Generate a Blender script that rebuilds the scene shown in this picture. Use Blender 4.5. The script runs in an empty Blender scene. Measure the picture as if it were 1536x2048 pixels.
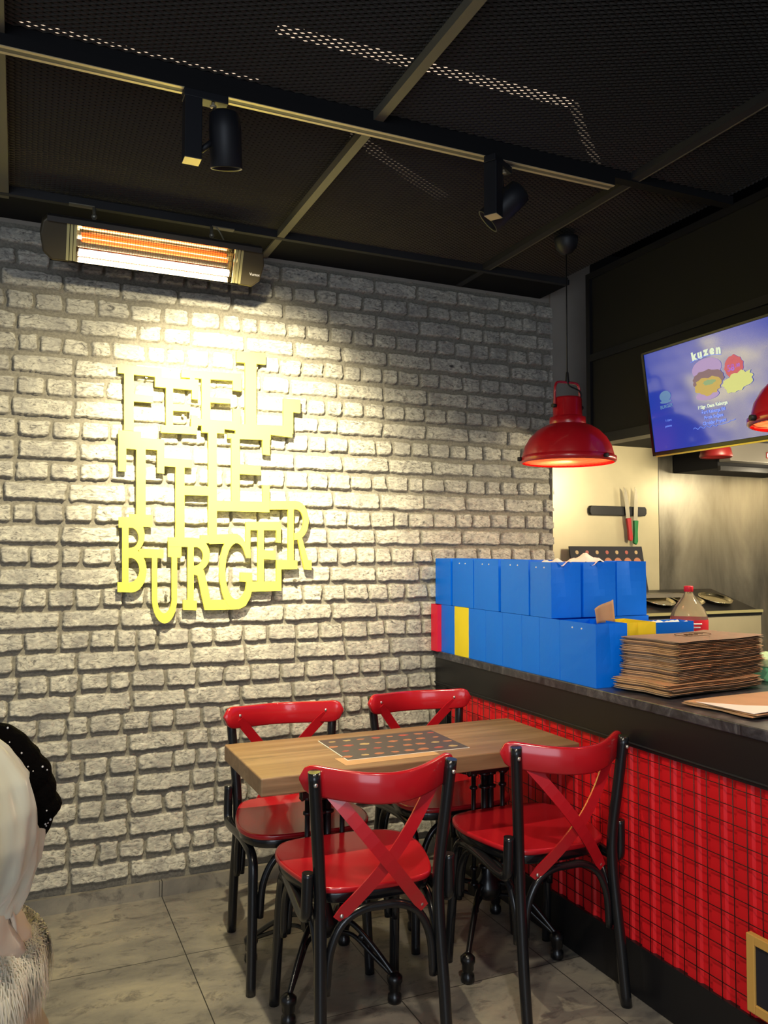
import bpy, math, random
import numpy as np
from mathutils import Vector, Matrix
random.seed(7)
R_ = math.radians
col = bpy.context.scene.collection
scene = bpy.context.scene

def lin(c):
    return tuple((x/255/12.92 if x/255 <= .04045 else ((x/255+.055)/1.055)**2.4) for x in c) + (1,)

# ---------------------------------------------------------------- camera
F_PX = 1642.88
yaw, pitch, roll = R_(23.98939), R_(2.69881), R_(-.13777)
fwd = Vector((math.sin(yaw)*math.cos(pitch), math.cos(yaw)*math.cos(pitch), math.sin(pitch)))
rt0 = Vector((math.cos(yaw), -math.sin(yaw), 0))
dn0 = fwd.cross(rt0)
rt = rt0*math.cos(roll) + dn0*math.sin(roll)
dn = -rt0*math.sin(roll) + dn0*math.cos(roll)
cam_d = bpy.data.cameras.new('camera')
cam = bpy.data.objects.new('camera', cam_d); col.objects.link(cam)
m = Matrix((rt, -dn, -fwd)).transposed().to_4x4(); m.translation = (0, 0, 1.5)
cam.matrix_world = m
cam_d.sensor_fit = 'VERTICAL'; cam_d.sensor_height = 24
cam_d.lens = F_PX/2048*24
cam_d.clip_start = .02
scene.camera = cam

# ---------------------------------------------------------------- light, exposure
scene.view_settings.view_transform = 'Standard'
scene.view_settings.look = 'None'
scene.view_settings.exposure = 0.95
scene.view_settings.gamma = 1.0
scene.view_settings.use_curve_mapping = False
world = bpy.data.worlds.new('world'); scene.world = world; world.use_nodes = True
world.node_tree.nodes['Background'].inputs[0].default_value = (.80, .87, 1, 1)
world.node_tree.nodes['Background'].inputs[1].default_value = .12

def aim(o, tgt):
    o.rotation_euler = (Vector(tgt)-o.location).to_track_quat('-Z', 'Y').to_euler()
def area(name, loc, tgt, sx, sy, power, color, spread=180):
    d = bpy.data.lights.new(name, 'AREA'); d.shape = 'RECTANGLE'; d.size = sx; d.size_y = sy
    d.energy = power; d.color = color; d.spread = R_(spread)
    o = bpy.data.objects.new(name, d); col.objects.link(o); o.location = loc; aim(o, tgt); return o
def spot(name, loc, tgt, power, color, angle, blend=.6, size=.03):
    d = bpy.data.lights.new(name, 'SPOT'); d.energy = power; d.color = color
    d.spot_size = R_(angle); d.spot_blend = blend; d.shadow_soft_size = size
    o = bpy.data.objects.new(name, d); col.objects.link(o); o.location = loc; aim(o, tgt); return o
def point(name, loc, power, color, size=.05):
    d = bpy.data.lights.new(name, 'POINT'); d.energy = power; d.color = color; d.shadow_soft_size = size
    o = bpy.data.objects.new(name, d); col.objects.link(o); o.location = loc; return o

WARM = (1, .87, .56)
# daylight from the shop front behind the camera
area('daylight', (-1.6, -3.2, 1.7), (1.2, 2.4, .6), 3.0, 2.2, 44, (.78, .88, 1))
# ceiling track spots aimed at the brick wall
spot('track_spot_near_sign', (.56, 2.44, 2.62), (.90, 3.70, 2.0), 300, WARM, 62, 1.0, .03)
spot('track_spot_wide', (.56, 2.44, 2.62), (.60, 3.72, 1.0), 104, WARM, 128, 1.0, .016)
spot('track_spot_right', (1.50, 2.46, 2.63), (1.25, 3.70, 1.55), 16, WARM, 80, 1.0, .03)
# unseen track spots further back, placed to light table, chairs and red panel
spot('room_spot_left', (-.25, .7, 2.80), (.5, 2.3, .2), 36, (1, .88, .68), 105, 1.0, .06)
spot('room_spot_right', (.7, .8, 2.80), (2.0, 2.1, .4), 66, (1, .88, .70), 95, 1.0, .06)
# unseen light added to brighten the steel wall, then the kitchen ceiling lamp
point('steel_fill', (3.92, 3.2, 1.9), 3.5, (1, .86, .6), .08)
point('kitchen_lamp', (3.3, 2.55, 1.95), 34, (1, .84, .56), .12)

# ---------------------------------------------------------------- materials
def nt(name):
    mt = bpy.data.materials.new(name); mt.use_nodes = True
    t = mt.node_tree; return mt, t, t.nodes['Principled BSDF']
def mat(name, c, rough=.5, metal=0, spec=.5, coat=0, noise=0, nscale=30, bump=0, bscale=200, emis=None, estr=1, trans=0, alpha=1, ior=1.45, sheen=0):
    mt, t, b = nt(name)
    b.inputs['Base Color'].default_value = lin(c); b.inputs['Roughness'].default_value = rough
    b.inputs['Metallic'].default_value = metal; b.inputs['Specular IOR Level'].default_value = spec
    b.inputs['Coat Weight'].default_value = coat; b.inputs['Coat Roughness'].default_value = .08
    b.inputs['IOR'].default_value = ior
    b.inputs['Transmission Weight'].default_value = trans; b.inputs['Alpha'].default_value = alpha
    b.inputs['Sheen Weight'].default_value = sheen
    if emis:
        b.inputs['Emission Color'].default_value = lin(emis); b.inputs['Emission Strength'].default_value = estr
    if noise or bump:
        tc = t.nodes.new('ShaderNodeTexCoord')
    if noise:
        n = t.nodes.new('ShaderNodeTexNoise'); n.inputs['Scale'].default_value = nscale; n.inputs['Detail'].default_value = 5
        t.links.new(tc.outputs['Object'], n.inputs['Vector'])
        r = t.nodes.new('ShaderNodeValToRGB')
        l = lin(c)
        r.color_ramp.elements[0].position = .3; r.color_ramp.elements[1].position = .7
        r.color_ramp.elements[0].color = tuple(x*(1-noise) for x in l[:3])+(1,)
        r.color_ramp.elements[1].color = tuple(min(1, x*(1+noise)) for x in l[:3])+(1,)
        t.links.new(n.outputs['Fac'], r.inputs['Fac']); t.links.new(r.outputs['Color'], b.inputs['Base Color'])
    if bump:
        n = t.nodes.new('ShaderNodeTexNoise'); n.inputs['Scale'].default_value = bscale
        t.links.new(tc.outputs['Object'], n.inputs['Vector'])
        bp = t.nodes.new('ShaderNodeBump'); bp.inputs['Strength'].default_value = bump; bp.inputs['Distance'].default_value = .004
        t.links.new(n.outputs['Fac'], bp.inputs['Height']); t.links.new(bp.outputs['Normal'], b.inputs['Normal'])
    return mt

def ramp(t, fac, stops):
    r = t.nodes.new('ShaderNodeValToRGB'); e = r.color_ramp.elements
    while len(e) < len(stops): e.new(.5)
    for k, (p, c) in enumerate(stops):
        e[k].position = p; e[k].color = lin(c) if not isinstance(c, float) else (c, c, c, 1)
    t.links.new(fac, r.inputs['Fac']); return r.outputs['Color']
def noise(t, vec, scale, detail=6, rough=.6, dist=0, mapping=None):
    if mapping:
        mp = t.nodes.new('ShaderNodeMapping'); mp.inputs['Scale'].default_value = mapping
        t.links.new(vec, mp.inputs['Vector']); vec = mp.outputs['Vector']
    n = t.nodes.new('ShaderNodeTexNoise'); n.inputs['Scale'].default_value = scale; n.inputs['Detail'].default_value = detail
    n.inputs['Roughness'].default_value = rough; n.inputs['Distortion'].default_value = dist
    t.links.new(vec, n.inputs['Vector']); return n.outputs['Fac']
def mix(t, fac, a, b, mode='MIX'):
    x = t.nodes.new('ShaderNodeMix'); x.data_type = 'RGBA'; x.blend_type = mode
    if isinstance(fac, (int, float)): x.inputs['Factor'].default_value = fac
    else: t.links.new(fac, x.inputs['Factor'])
    for s, v in ((6, a), (7, b)):
        if isinstance(v, tuple): x.inputs[s].default_value = v
        else: t.links.new(v, x.inputs[s])
    return x.outputs[2]
def bump(t, b, h, strength=.5, dist=.003):
    bp = t.nodes.new('ShaderNodeBump'); bp.inputs['Strength'].default_value = strength; bp.inputs['Distance'].default_value = dist
    t.links.new(h, bp.inputs['Height']); t.links.new(bp.outputs['Normal'], b.inputs['Normal'])

M = {}
# whitewashed brick cladding
mt, t, b = nt('brick_cladding'); M['brick'] = mt
tc = t.nodes.new('ShaderNodeTexCoord').outputs['Object']
at = t.nodes.new('ShaderNodeAttribute'); at.attribute_name = 'brick'
n1 = noise(t, tc, 9, 8, .65, .4); n2 = noise(t, tc, 26, 10, .72, 1.6, (1, 1, 2.2)); n3 = noise(t, tc, 90, 6, .7)
white = ramp(t, n2, [(.30, (60, 58, 58)), (.385, (122, 119, 113)), (.47, (176, 172, 160)), (.64, (218, 214, 198))])
white = mix(t, ramp(t, n1, [(.36, .6), (.56, 0.0)]), white, lin((138, 135, 131)))
mort = ramp(t, n3, [(.3, (112, 108, 99)), (.7, (150, 145, 132))])
# raised brick faces are whitewashed, joints stay cement grey
bc = mix(t, at.outputs['Fac'], mort, white)
t.links.new(bc, b.inputs['Base Color']); b.inputs['Roughness'].default_value = .9; b.inputs['Specular IOR Level'].default_value = .15
bump(t, b, n2, .55, .006)

# stone-look floor tiles, .6 m grid
mt, t, b = nt('floor_tiles'); M['floor'] = mt
tc = t.nodes.new('ShaderNodeTexCoord').outputs['Object']
n1 = noise(t, tc, 2.2, 8, .65, .3, (1, 1.8, 1)); n2 = noise(t, tc, 11, 9, .7, .5, (1, 1.6, 1))
base = ramp(t, n1, [(.32, (102, 99, 95)), (.5, (132, 127, 117)), (.68, (158, 150, 132))])
base = mix(t, ramp(t, n2, [(.36, .75), (.48, 0.0)]), base, lin((78, 75, 74)))
sep = t.nodes.new('ShaderNodeSeparateXYZ'); t.links.new(tc, sep.inputs[0])
def line(axis, off):
    a = t.nodes.new('ShaderNodeMath'); a.operation = 'ADD'; a.inputs[1].default_value = 60-off; t.links.new(sep.outputs[axis], a.inputs[0])
    p = t.nodes.new('ShaderNodeMath'); p.operation = 'PINGPONG'; p.inputs[1].default_value = .3; t.links.new(a.outputs[0], p.inputs[0])
    l = t.nodes.new('ShaderNodeMath'); l.operation = 'LESS_THAN'; l.inputs[1].default_value = .0018; t.links.new(p.outputs[0], l.inputs[0]); return l.outputs[0]
mx = t.nodes.new('ShaderNodeMath'); mx.operation = 'MAXIMUM'
t.links.new(line('X', .002), mx.inputs[0]); t.links.new(line('Y', 2.553), mx.inputs[1])
base = mix(t, mx.outputs[0], base, lin((38, 37, 36)))
t.links.new(base, b.inputs['Base Color']); b.inputs['Roughness'].default_value = .42
t.links.new(ramp(t, n2, [(.3, .34), (.7, .52)]), b.inputs['Roughness'])

# oak laminate table top
mt, t, b = nt('oak_wood'); M['wood'] = mt
tc = t.nodes.new('ShaderNodeTexCoord').outputs['Object']
g1 = noise(t, tc, 5, 8, .62, .6, (.45, 7, 7)); g2 = noise(t, tc, 2.2, 3, .5, 0, (.2, 4.5, 1))
w = ramp(t, g1, [(.3, (116, 92, 68)), (.5, (146, 117, 87)), (.7, (166, 137, 104))])
w = mix(t, ramp(t, g2, [(.46, .0), (.54, .55)]), w, lin((126, 94, 64)))
t.links.new(w, b.inputs['Base Color']); b.inputs['Roughness'].default_value = .45

# brushed stainless / kitchen back wall
mt, t, b = nt('brushed_steel'); M['steel'] = mt
tc = t.nodes.new('ShaderNodeTexCoord').outputs['Object']
s1 = noise(t, tc, 3.0, 6, .6, .4, (1, 1, .35)); s2 = noise(t, tc, 40, 3, .5, 0, (1, 1, .05))
t.links.new(ramp(t, s1, [(.3, (112, 107, 96)), (.55, (168, 162, 146)), (.75, (205, 199, 180))]), b.inputs['Base Color'])
b.inputs['Metallic'].default_value = .85
t.links.new(ramp(t, s1, [(.3, .30), (.7, .5)]), b.inputs['Roughness']); bump(t, b, s2, .12, .002)
M['cream_panel'] = mat('cream_panel', (196, 186, 152), .38, .35, noise=.12, nscale=3)
M['plaster'] = mat('plaster', (150, 143, 132), .85, noise=.06, nscale=6)

# black stone counter top
mt, t, b = nt('black_marble'); M['marble'] = mt
tc = t.nodes.new('ShaderNodeTexCoord').outputs['Object']
q1 = noise(t, tc, 14, 10, .75, 1.2)
t.links.new(ramp(t, q1, [(.36, (30, 30, 36)), (.52, (62, 62, 70)), (.70, (112, 110, 112))]), b.inputs['Base Color']); b.inputs['Roughness'].default_value = .28

M['black_panel'] = mat('black_panel', (22, 22, 25), .38)
M['black_matte'] = mat('black_matte', (20, 20, 22), .75, spec=.25)
M['soffit'] = mat('soffit_black', (24, 23, 22), .6, spec=.3)
M['beam'] = mat('beam_grey', (96, 93, 82), .55)  # black frame tubes, greyed: the light on their undersides is in the colour
M['beam_dark'] = mat('beam_dark', (40, 40, 42), .55)
M['plenum'] = mat('plenum_black', (9, 9, 10), .95, spec=.05)
M['mesh'] = mat('expanded_metal', (58, 57, 54), .45, .3)
M['track'] = mat('track_aluminium', (190, 176, 146), .45, .3)  # brightened for wall bounce on the track's underside
M['chair_red'] = mat('chair_red_lacquer', (178, 26, 36), .22, coat=.4)
M['chair_black'] = mat('chair_black_lacquer', (20, 21, 24), .25, coat=.3)
M['cast_iron'] = mat('cast_iron', (14, 14, 16), .32, coat=.2)
M['bolt'] = mat('bolt_steel', (205, 200, 195), .3, .9)
M['red_metal'] = mat('red_corrugated', (220, 26, 34), .42)
M['wire'] = mat('wire_black', (18, 15, 16), .5)
M['blue'] = mat('bag_blue', (0, 114, 238), .42, spec=.4)
M['blue2'] = mat('bag_blue_inside', (120, 170, 225), .6)
M['yellow_paper'] = mat('bag_yellow', (236, 214, 40), .5)
M['red_paper'] = mat('bag_red', (222, 32, 62), .5)
M['white_paper'] = mat('paper_white', (232, 226, 220), .7)
M['kraft'] = mat('kraft_paper', (188, 150, 112), .75, noise=.07, nscale=9, spec=.2)
M['kraft_grey'] = mat('kraft_edge', (150, 128, 108), .8, noise=.1, nscale=20, spec=.2)
M['ink'] = mat('stamp_ink', (92, 66, 40), .7)
M['sign'] = mat('sign_yellow', (250, 244, 92), .5, spec=.3)
M['lamp_red'] = mat('lamp_red', (162, 18, 28), .28, coat=.4)
M['lamp_in'] = mat('lamp_inside', (235, 150, 110), .5)
M['bulb'] = mat('bulb', (255, 170, 110), .5, emis=(255, 150, 80), estr=9)
M['cord'] = mat('cord_black', (22, 20, 20), .6)
M['heat_body'] = mat('heater_brown', (74, 66, 48), .45, .3)
M['heat_top'] = mat('heater_cover', (62, 60, 58), .4, .4)
M['reflector'] = mat('reflector_polished', (235, 225, 190), .16, 1)
M['reflector_rib'] = mat('reflector_ribbed', (220, 210, 150), .3, .6)
M['glow'] = mat('heating_tube', (255, 120, 40), .5, emis=(255, 90, 34), estr=2.0)
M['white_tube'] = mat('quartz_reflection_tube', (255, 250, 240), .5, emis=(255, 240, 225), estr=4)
M['grille'] = mat('grille_wire', (120, 105, 70), .4, .7)
M['galv'] = mat('galvanised', (150, 146, 130), .4, .7)
M['spot_black'] = mat('spot_black', (24, 25, 30), .5)
M['tv_frame'] = mat('tv_frame', (14, 14, 15), .3)
M['tv_edge'] = mat('tv_edge_reflection', (190, 170, 90), .35, .7)  # yellow tint paints the reflection along the lower bezel
M['screen'] = mat('tv_screen', (10, 14, 40), .11, emis=(34, 56, 150), estr=.62, spec=.8, ior=1.55)
def em(name, c, s=1.0):
    return mat(name, (10, 10, 10), .3, emis=c, estr=s*.5)
M['e_white'] = em('screen_white', (224, 236, 205)); M['e_blue'] = em('screen_lightblue', (120, 150, 250))
M['e_bun'] = em('screen_bun', (168, 140, 190)); M['e_meat'] = em('screen_meat', (120, 90, 110)); M['e_cheese'] = em('screen_cheese', (190, 160, 90))
M['e_green'] = em('screen_green', (130, 160, 120)); M['e_fries'] = em('screen_fries', (206, 208, 130)); M['e_red'] = em('screen_red', (196, 74, 100))
M['e_dim'] = em('screen_dim', (90, 130, 175)); M['e_price'] = em('screen_price', (150, 110, 240)); M['e_dark'] = em('screen_darkblue', (24, 36, 110))
M['menu'] = mat('menu_print', (78, 72, 72), .4)
M['food_orange'] = mat('food_orange', (170, 110, 82), .5); M['food_red'] = mat('food_red', (164, 80, 70), .5); M['food_tan'] = mat('food_tan', (176, 150, 108), .5)
M['gold'] = mat('frame_gold', (206, 160, 82), .5); M['chalk'] = mat('chalk_black', (30, 30, 40), .7)
M['knife'] = mat('knife_blade', (214, 205, 180), .25, .8); M['knife_red'] = mat('knife_red', (176, 40, 44), .45); M['knife_green'] = mat('knife_green', (30, 120, 62), .45)
M['pet'] = mat('clear_plastic', (235, 225, 205), .08, trans=.9, ior=1.2); M['pet_label'] = mat('bottle_label', (214, 34, 52), .4)
M['mint'] = mat('mint_plastic', (112, 196, 150), .45); M['mint2'] = mat('mint_lid', (172, 206, 160), .45)
M['can_red'] = mat('canister_red', (120, 26, 26), .4)
M['grey_box'] = mat('grey_metal', (112, 108, 100), .5, .3)
M['skin'] = mat('skin', (214, 170, 140), .55); M['scarf'] = mat('white_satin', (232, 226, 200), .32, sheen=.5)
M['blush'] = mat('blush_satin', (232, 210, 182), .4, sheen=.4)
M['lace'] = mat('black_lace', (9, 7, 7), .9, spec=.05, bump=.8, bscale=120)
M['fur'] = mat('cream_fur', (246, 238, 212), .7, sheen=.6); M['fur_dark'] = mat('fur_tip', (150, 130, 112), .8)
M['coat'] = mat('beige_coat', (190, 176, 150), .85)
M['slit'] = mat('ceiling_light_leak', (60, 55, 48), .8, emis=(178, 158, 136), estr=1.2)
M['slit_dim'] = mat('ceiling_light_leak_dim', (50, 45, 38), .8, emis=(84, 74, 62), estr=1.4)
# ---------------------------------------------------------------- mesh helpers
class MB:
    def __init__(s): s.v = []; s.f = []; s.sm = []
    def add(s, vs, fs, smooth=False):
        o = len(s.v); s.v += [tuple(v) for v in vs]; s.f += [tuple(i+o for i in f) for f in fs]; s.sm += [smooth]*len(fs); return s
    def box(s, a, b, rot=None, piv=None):
        (x0, y0, z0), (x1, y1, z1) = a, b
        vs = [Vector(p) for p in ((x0,y0,z0),(x1,y0,z0),(x1,y1,z0),(x0,y1,z0),(x0,y0,z1),(x1,y0,z1),(x1,y1,z1),(x0,y1,z1))]
        if rot is not None:
            pv = Vector(piv) if piv else (vs[0]+vs[6])/2
            vs = [rot @ (v-pv)+pv for v in vs]
        return s.add(vs, [(0,3,2,1),(4,5,6,7),(0,1,5,4),(1,2,6,5),(2,3,7,6),(3,0,4,7)])
    def tube(s, pts, r, n=12, caps=True, closed=False, flat=None):
        pts = [Vector(p) for p in pts]; m = len(pts)
        rs = r if isinstance(r, (list, tuple)) else [r]*m
        tan = []
        for i in range(m):
            if closed: d = pts[(i+1) % m]-pts[i-1]
            else: d = pts[min(i+1, m-1)]-pts[max(i-1, 0)]
            tan.append(d.normalized())
        u = tan[0].orthogonal().normalized(); vs = []
        if flat is not None: u = (Vector(flat)-tan[0]*Vector(flat).dot(tan[0])).normalized()
        for i in range(m):
            u = (u-tan[i]*u.dot(tan[i])).normalized(); w = tan[i].cross(u)
            for k in range(n):
                a = 2*math.pi*k/n; vs.append(pts[i]+(u*math.cos(a)+w*math.sin(a))*rs[i])
        fs = []
        for i in range(m if closed else m-1):
            j = (i+1) % m
            for k in range(n): fs.append((i*n+k, i*n+(k+1) % n, j*n+(k+1) % n, j*n+k))
        s.add(vs, fs, True)
        if caps and not closed:
            o = len(s.v)-len(vs)
            s.f.append(tuple(o+k for k in range(n-1, -1, -1))); s.sm.append(False)
            s.f.append(tuple(o+(m-1)*n+k for k in range(n))); s.sm.append(False)
        return s
    def lathe(s, prof, c=(0, 0, 0), n=40, smooth=True, axis=None):
        vs = []; fs = []
        rotm = Vector((0, 0, 1)).rotation_difference(Vector(axis)).to_matrix() if axis else Matrix.Identity(3)
        for (r, z) in prof:
            for k in range(n):
                a = 2*math.pi*k/n; vs.append(rotm @ Vector((r*math.cos(a), r*math.sin(a), z)) + Vector(c))
        for i in range(len(prof)-1):
            for k in range(n): fs.append((i*n+k, i*n+(k+1) % n, (i+1)*n+(k+1) % n, (i+1)*n+k))
        return s.add(vs, fs, smooth)
    def sphere(s, c, r, n=16, sc=(1, 1, 1)):
        m = n//2
        vs = []; fs = []
        for i in range(m+1):
            th = math.pi*i/m
            for k in range(n):
                a = 2*math.pi*k/n; vs.append((c[0]+r*sc[0]*math.sin(th)*math.cos(a), c[1]+r*sc[1]*math.sin(th)*math.sin(a), c[2]+r*sc[2]*math.cos(th)))
        for i in range(m):
            for k in range(n): fs.append((i*n+k, (i+1)*n+k, (i+1)*n+(k+1) % n, i*n+(k+1) % n))
        return s.add(vs, fs, True)
    def prism(s, poly, depth, fn):
        """poly: 2D points; fn(p, d) -> 3D, d in 0..depth"""
        n = len(poly)
        vs = [fn(p, 0) for p in poly]+[fn(p, depth) for p in poly]
        fs = [tuple(range(n)), tuple(range(2*n-1, n-1, -1))]+[(i, (i+1) % n, n+(i+1) % n, n+i) for i in range(n)]
        return s.add(vs, fs)
    def grid(s, fn, nu, nv, smooth=True, thick=None):
        vs = [fn(i/nu, j/nv) for j in range(nv+1) for i in range(nu+1)]
        fs = [(j*(nu+1)+i, j*(nu+1)+i+1, (j+1)*(nu+1)+i+1, (j+1)*(nu+1)+i) for j in range(nv) for i in range(nu)]
        return s.add(vs, fs, smooth)
    def build(s, name, m, parent=None, bevel=0, solid=0, seg=2):
        me = bpy.data.meshes.new(name); me.from_pydata(s.v, [], s.f)
        me.polygons.foreach_set('use_smooth', s.sm); me.materials.append(m if not isinstance(m, str) else M[m])
        me.update(); me.validate()
        import bmesh
        bm = bmesh.new(); bm.from_mesh(me); bmesh.ops.recalc_face_normals(bm, faces=bm.faces); bm.to_mesh(me); bm.free()
        o = bpy.data.objects.new(name, me); col.objects.link(o)
        if parent is not None: o.parent = parent
        if solid:
            k = o.modifiers.new('solid', 'SOLIDIFY'); k.thickness = solid; k.offset = 0
        if bevel:
            k = o.modifiers.new('bevel', 'BEVEL'); k.width = bevel; k.segments = seg; k.limit_method = 'ANGLE'; k.angle_limit = R_(40)
        return o
def tag(o, label=None, cat=None, group=None, kind=None):
    for k, v in (('label', label), ('category', cat), ('group', group), ('kind', kind)):
        if v: o[k] = v
    return o
def thing(name, loc, label, cat, rz=0, group=None):
    o = bpy.data.objects.new(name, None); o.empty_display_size = .05; col.objects.link(o)
    o.location = loc; o.rotation_euler = (0, 0, rz); return tag(o, label, cat, group)
def copy_tree(o, parent=None):
    c = o.copy(); col.objects.link(c); c.parent = parent
    for ch in list(o.children): copy_tree(ch, c)
    return c
def struct(o): o['kind'] = 'structure'; return o
def text_mesh(name, body, size, m, parent, mtx, extrude=.0004, align='CENTER', shear=0, bold=0, font_w=1.0):
    cu = bpy.data.curves.new(name, 'FONT'); cu.body = body; cu.size = size; cu.extrude = extrude
    cu.align_x = align; cu.align_y = 'CENTER'; cu.shear = shear; cu.offset = bold
    to = bpy.data.objects.new(name, cu); col.objects.link(to)
    dg = bpy.context.evaluated_depsgraph_get()
    me = bpy.data.meshes.new_from_object(to.evaluated_get(dg)); bpy.data.objects.remove(to); bpy.data.curves.remove(cu)
    me.transform(Matrix.Diagonal((font_w, 1, 1, 1))); me.transform(mtx)
    me.materials.clear(); me.materials.append(M[m])
    o = bpy.data.objects.new(name, me); col.objects.link(o); o.parent = parent; return o
FACE_MY = Matrix(((1,0,0,0),(0,0,-1,0),(0,1,0,0),(0,0,0,1)))     # text in xz plane read from -y
def T(x, y, z): return Matrix.Translation((x, y, z))
def bez(pts, n=8):
    """Catmull-Rom through pts"""
    P = [Vector(p) for p in pts]; P = [P[0]*2-P[1]]+P+[P[-1]*2-P[-2]]; out = []
    for i in range(1, len(P)-2):
        for k in range(n):
            t = k/n; a, b, c, d = P[i-1:i+3]
            out.append(.5*((2*b)+(c-a)*t+(2*a-5*b+4*c-d)*t*t+(3*b-a-3*c+d)*t**3))
    out.append(P[-2]); return out

# ---------------------------------------------------------------- room shell
WY = 3.72
struct(MB().box((-2.6, -1.6, -.05), (4.6, 3.9, 0)).build('floor', 'floor'))

# brick cladding: real relief, one height field
def brick_wall():
    rng = np.random.default_rng(3)
    x0, x1, z0, z1, st = -1.4, 2.668, .055, 2.872, .0040
    nx = int((x1-x0)/st)+1; nz = int((z1-z0)/st)+1
    X, Z = np.meshgrid(np.linspace(x0, x1, nx), np.linspace(z0, z1, nz))
    def vnoise(sc, ax=1.0, seed=0):
        r = np.random.default_rng(seed); gx = int((x1-x0)/sc*ax)+3; gz = int((z1-z0)/sc)+3
        g = r.random((gz, gx)); u = (X-x0)/sc*ax; v = (Z-z0)/sc
        i = u.astype(int); j = v.astype(int); fu = u-i; fv = v-j; fu = fu*fu*(3-2*fu); fv = fv*fv*(3-2*fv)
        return (g[j, i]*(1-fu)+g[j, i+1]*fu)*(1-fv)+(g[j+1, i]*(1-fu)+g[j+1, i+1]*fu)*fv-.5
    wx = vnoise(.035, 1, 11)*.010+vnoise(.012, 1, 12)*.004
    wz = vnoise(.05, 1, 13)*.008+vnoise(.012, 1, 14)*.004
    Xw, Zw = X+wx, Z+wz
    H = np.zeros_like(X); tiltmap = np.zeros_like(X)
    anchors = {0: 1.355, 2: 1.366, 4: 1.432, 6: 1.412, 8: 1.413, 10: 1.44, 12: 1.395, 14: 1.369, 16: 1.375, 18: 1.383,
               20: 1.453, 22: 1.432, 24: 1.428, 26: 1.458, 28: 1.43, 30: 1.44}
    for k in range(-1, 31):
        zb = 2.781-.0895*k; zt = zb+.0895-.0150; zb += .0015
        joints = []
        if k % 2 == 0:
            a = anchors.get(k, 1.4); q = a-.2425*12
            while q < x1+.3:
                joints.append(q+rng.uniform(-.006, .006)); q += .2425
                if rng.random() < .06: joints.append(joints[-1]+rng.uniform(.1, .14))
        else:
            q = x0-rng.uniform(.02, .1)
            while q < x1+.3:
                joints.append(q); q += rng.choice([.088, .105, .118, .122, .142])*rng.uniform(.95, 1.06)
        for a, bq in zip(joints[:-1], joints[1:]):
            hg = rng.uniform(.0032, .0062)
            xa, xb = a+hg, bq-hg; za = zb+rng.uniform(-.002, .003); zc = zt+rng.uniform(-.004, .002)
            i0 = max(0, int((xa-x0)/st)-4); i1 = min(nx, int((xb-x0)/st)+5)
            j0 = max(0, int((za-z0)/st)-4); j1 = min(nz, int((zc-z0)/st)+5)
            if i1 <= i0 or j1 <= j0: continue
            xs = Xw[j0:j1, i0:i1]; zs = Zw[j0:j1, i0:i1]
            cx, cz = (xa+xb)/2, (za+zc)/2; hx, hz = (xb-xa)/2, (zc-za)/2; r = .012
            dx = np.maximum(np.abs(xs-cx)-(hx-r), 0); dz = np.maximum(np.abs(zs-cz)-(hz-r), 0)
            d = r-np.sqrt(dx*dx+dz*dz)
            din = np.minimum(d, np.minimum(hx-np.abs(xs-cx), hz-np.abs(zs-cz)))
            p = np.clip(din/.0055, 0, 1); p = p*p*(3-2*p)
            tilt = 1+(cz-zs)/hz*.18+(xs-cx)/hx*rng.uniform(-.08, .08)
            H[j0:j1, i0:i1] = np.maximum(H[j0:j1, i0:i1], p*rng.uniform(.86, 1.12)*tilt)
    mask = np.clip(H*2.2-.35, 0, 1)
    crack = np.abs(vnoise(.030, .55, 21)+.5*vnoise(.013, .7, 22)); crack = np.clip(1-crack/.045, 0, 1)
    rough = vnoise(.02, 1, 23)*.0035+vnoise(.009, 1, 24)*.0022
    D = H*.0195+rough*(.4+.8*np.clip(H, 0, 1))-crack*.0028*np.clip(H, 0, 1)*(vnoise(.12, 1, 25) > -.05)
    Y = WY+.015-D
    co = np.stack([X, Y, Z], -1).reshape(-1, 3).astype(np.float32)
    idx = np.arange(nx*nz).reshape(nz, nx)
    q = np.stack([idx[:-1, :-1], idx[:-1, 1:], idx[1:, 1:], idx[1:, :-1]], -1).reshape(-1, 4)
    me = bpy.data.meshes.new('wall_back'); me.vertices.add(len(co)); me.vertices.foreach_set('co', co.ravel())
    me.loops.add(q.size); me.loops.foreach_set('vertex_index', q.ravel().astype(np.int32))
    me.polygons.add(len(q)); me.polygons.foreach_set('loop_start', np.arange(0, q.size, 4, dtype=np.int32))
    me.polygons.foreach_set('loop_total', np.full(len(q), 4, np.int32)); me.polygons.foreach_set('use_smooth', np.ones(len(q), bool))
    me.update(calc_edges=True)
    a = me.attributes.new('brick', 'FLOAT', 'POINT'); a.data.foreach_set('value', mask.ravel().astype(np.float32))
    me.materials.append(M['brick'])
    o = bpy.data.objects.new('wall_back', me); col.objects.link(o); struct(o)
brick_wall()
struct(MB().box((-2.6, WY+.016, 0), (2.66, WY+.12, 3.2)).build('wall_back_core', 'plaster'))
# plain plastered end of the wall and steel-clad kitchen part
struct(MB().box((2.66, WY+.002, 1.0), (2.93, WY+.12, 3.2)).build('wall_plaster', 'plaster'))
w = struct(MB().box((2.662, WY-.004, 0), (3.404, WY+.002, 2.10)).build('wall_panel_cream', 'cream_panel'))
struct(MB().box((3.406, WY-.006, 0), (4.24, WY+.002, 2.4)).build('wall_steel', 'steel'))
struct(MB().box((2.93, WY+.002, 0), (4.6, WY+.12, 3.2)).build('wall_kitchen', 'black_matte'))
struct(MB().box((4.24, 1.0, 0), (4.3, WY, 2.4)).build('wall_right', 'steel'))
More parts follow.
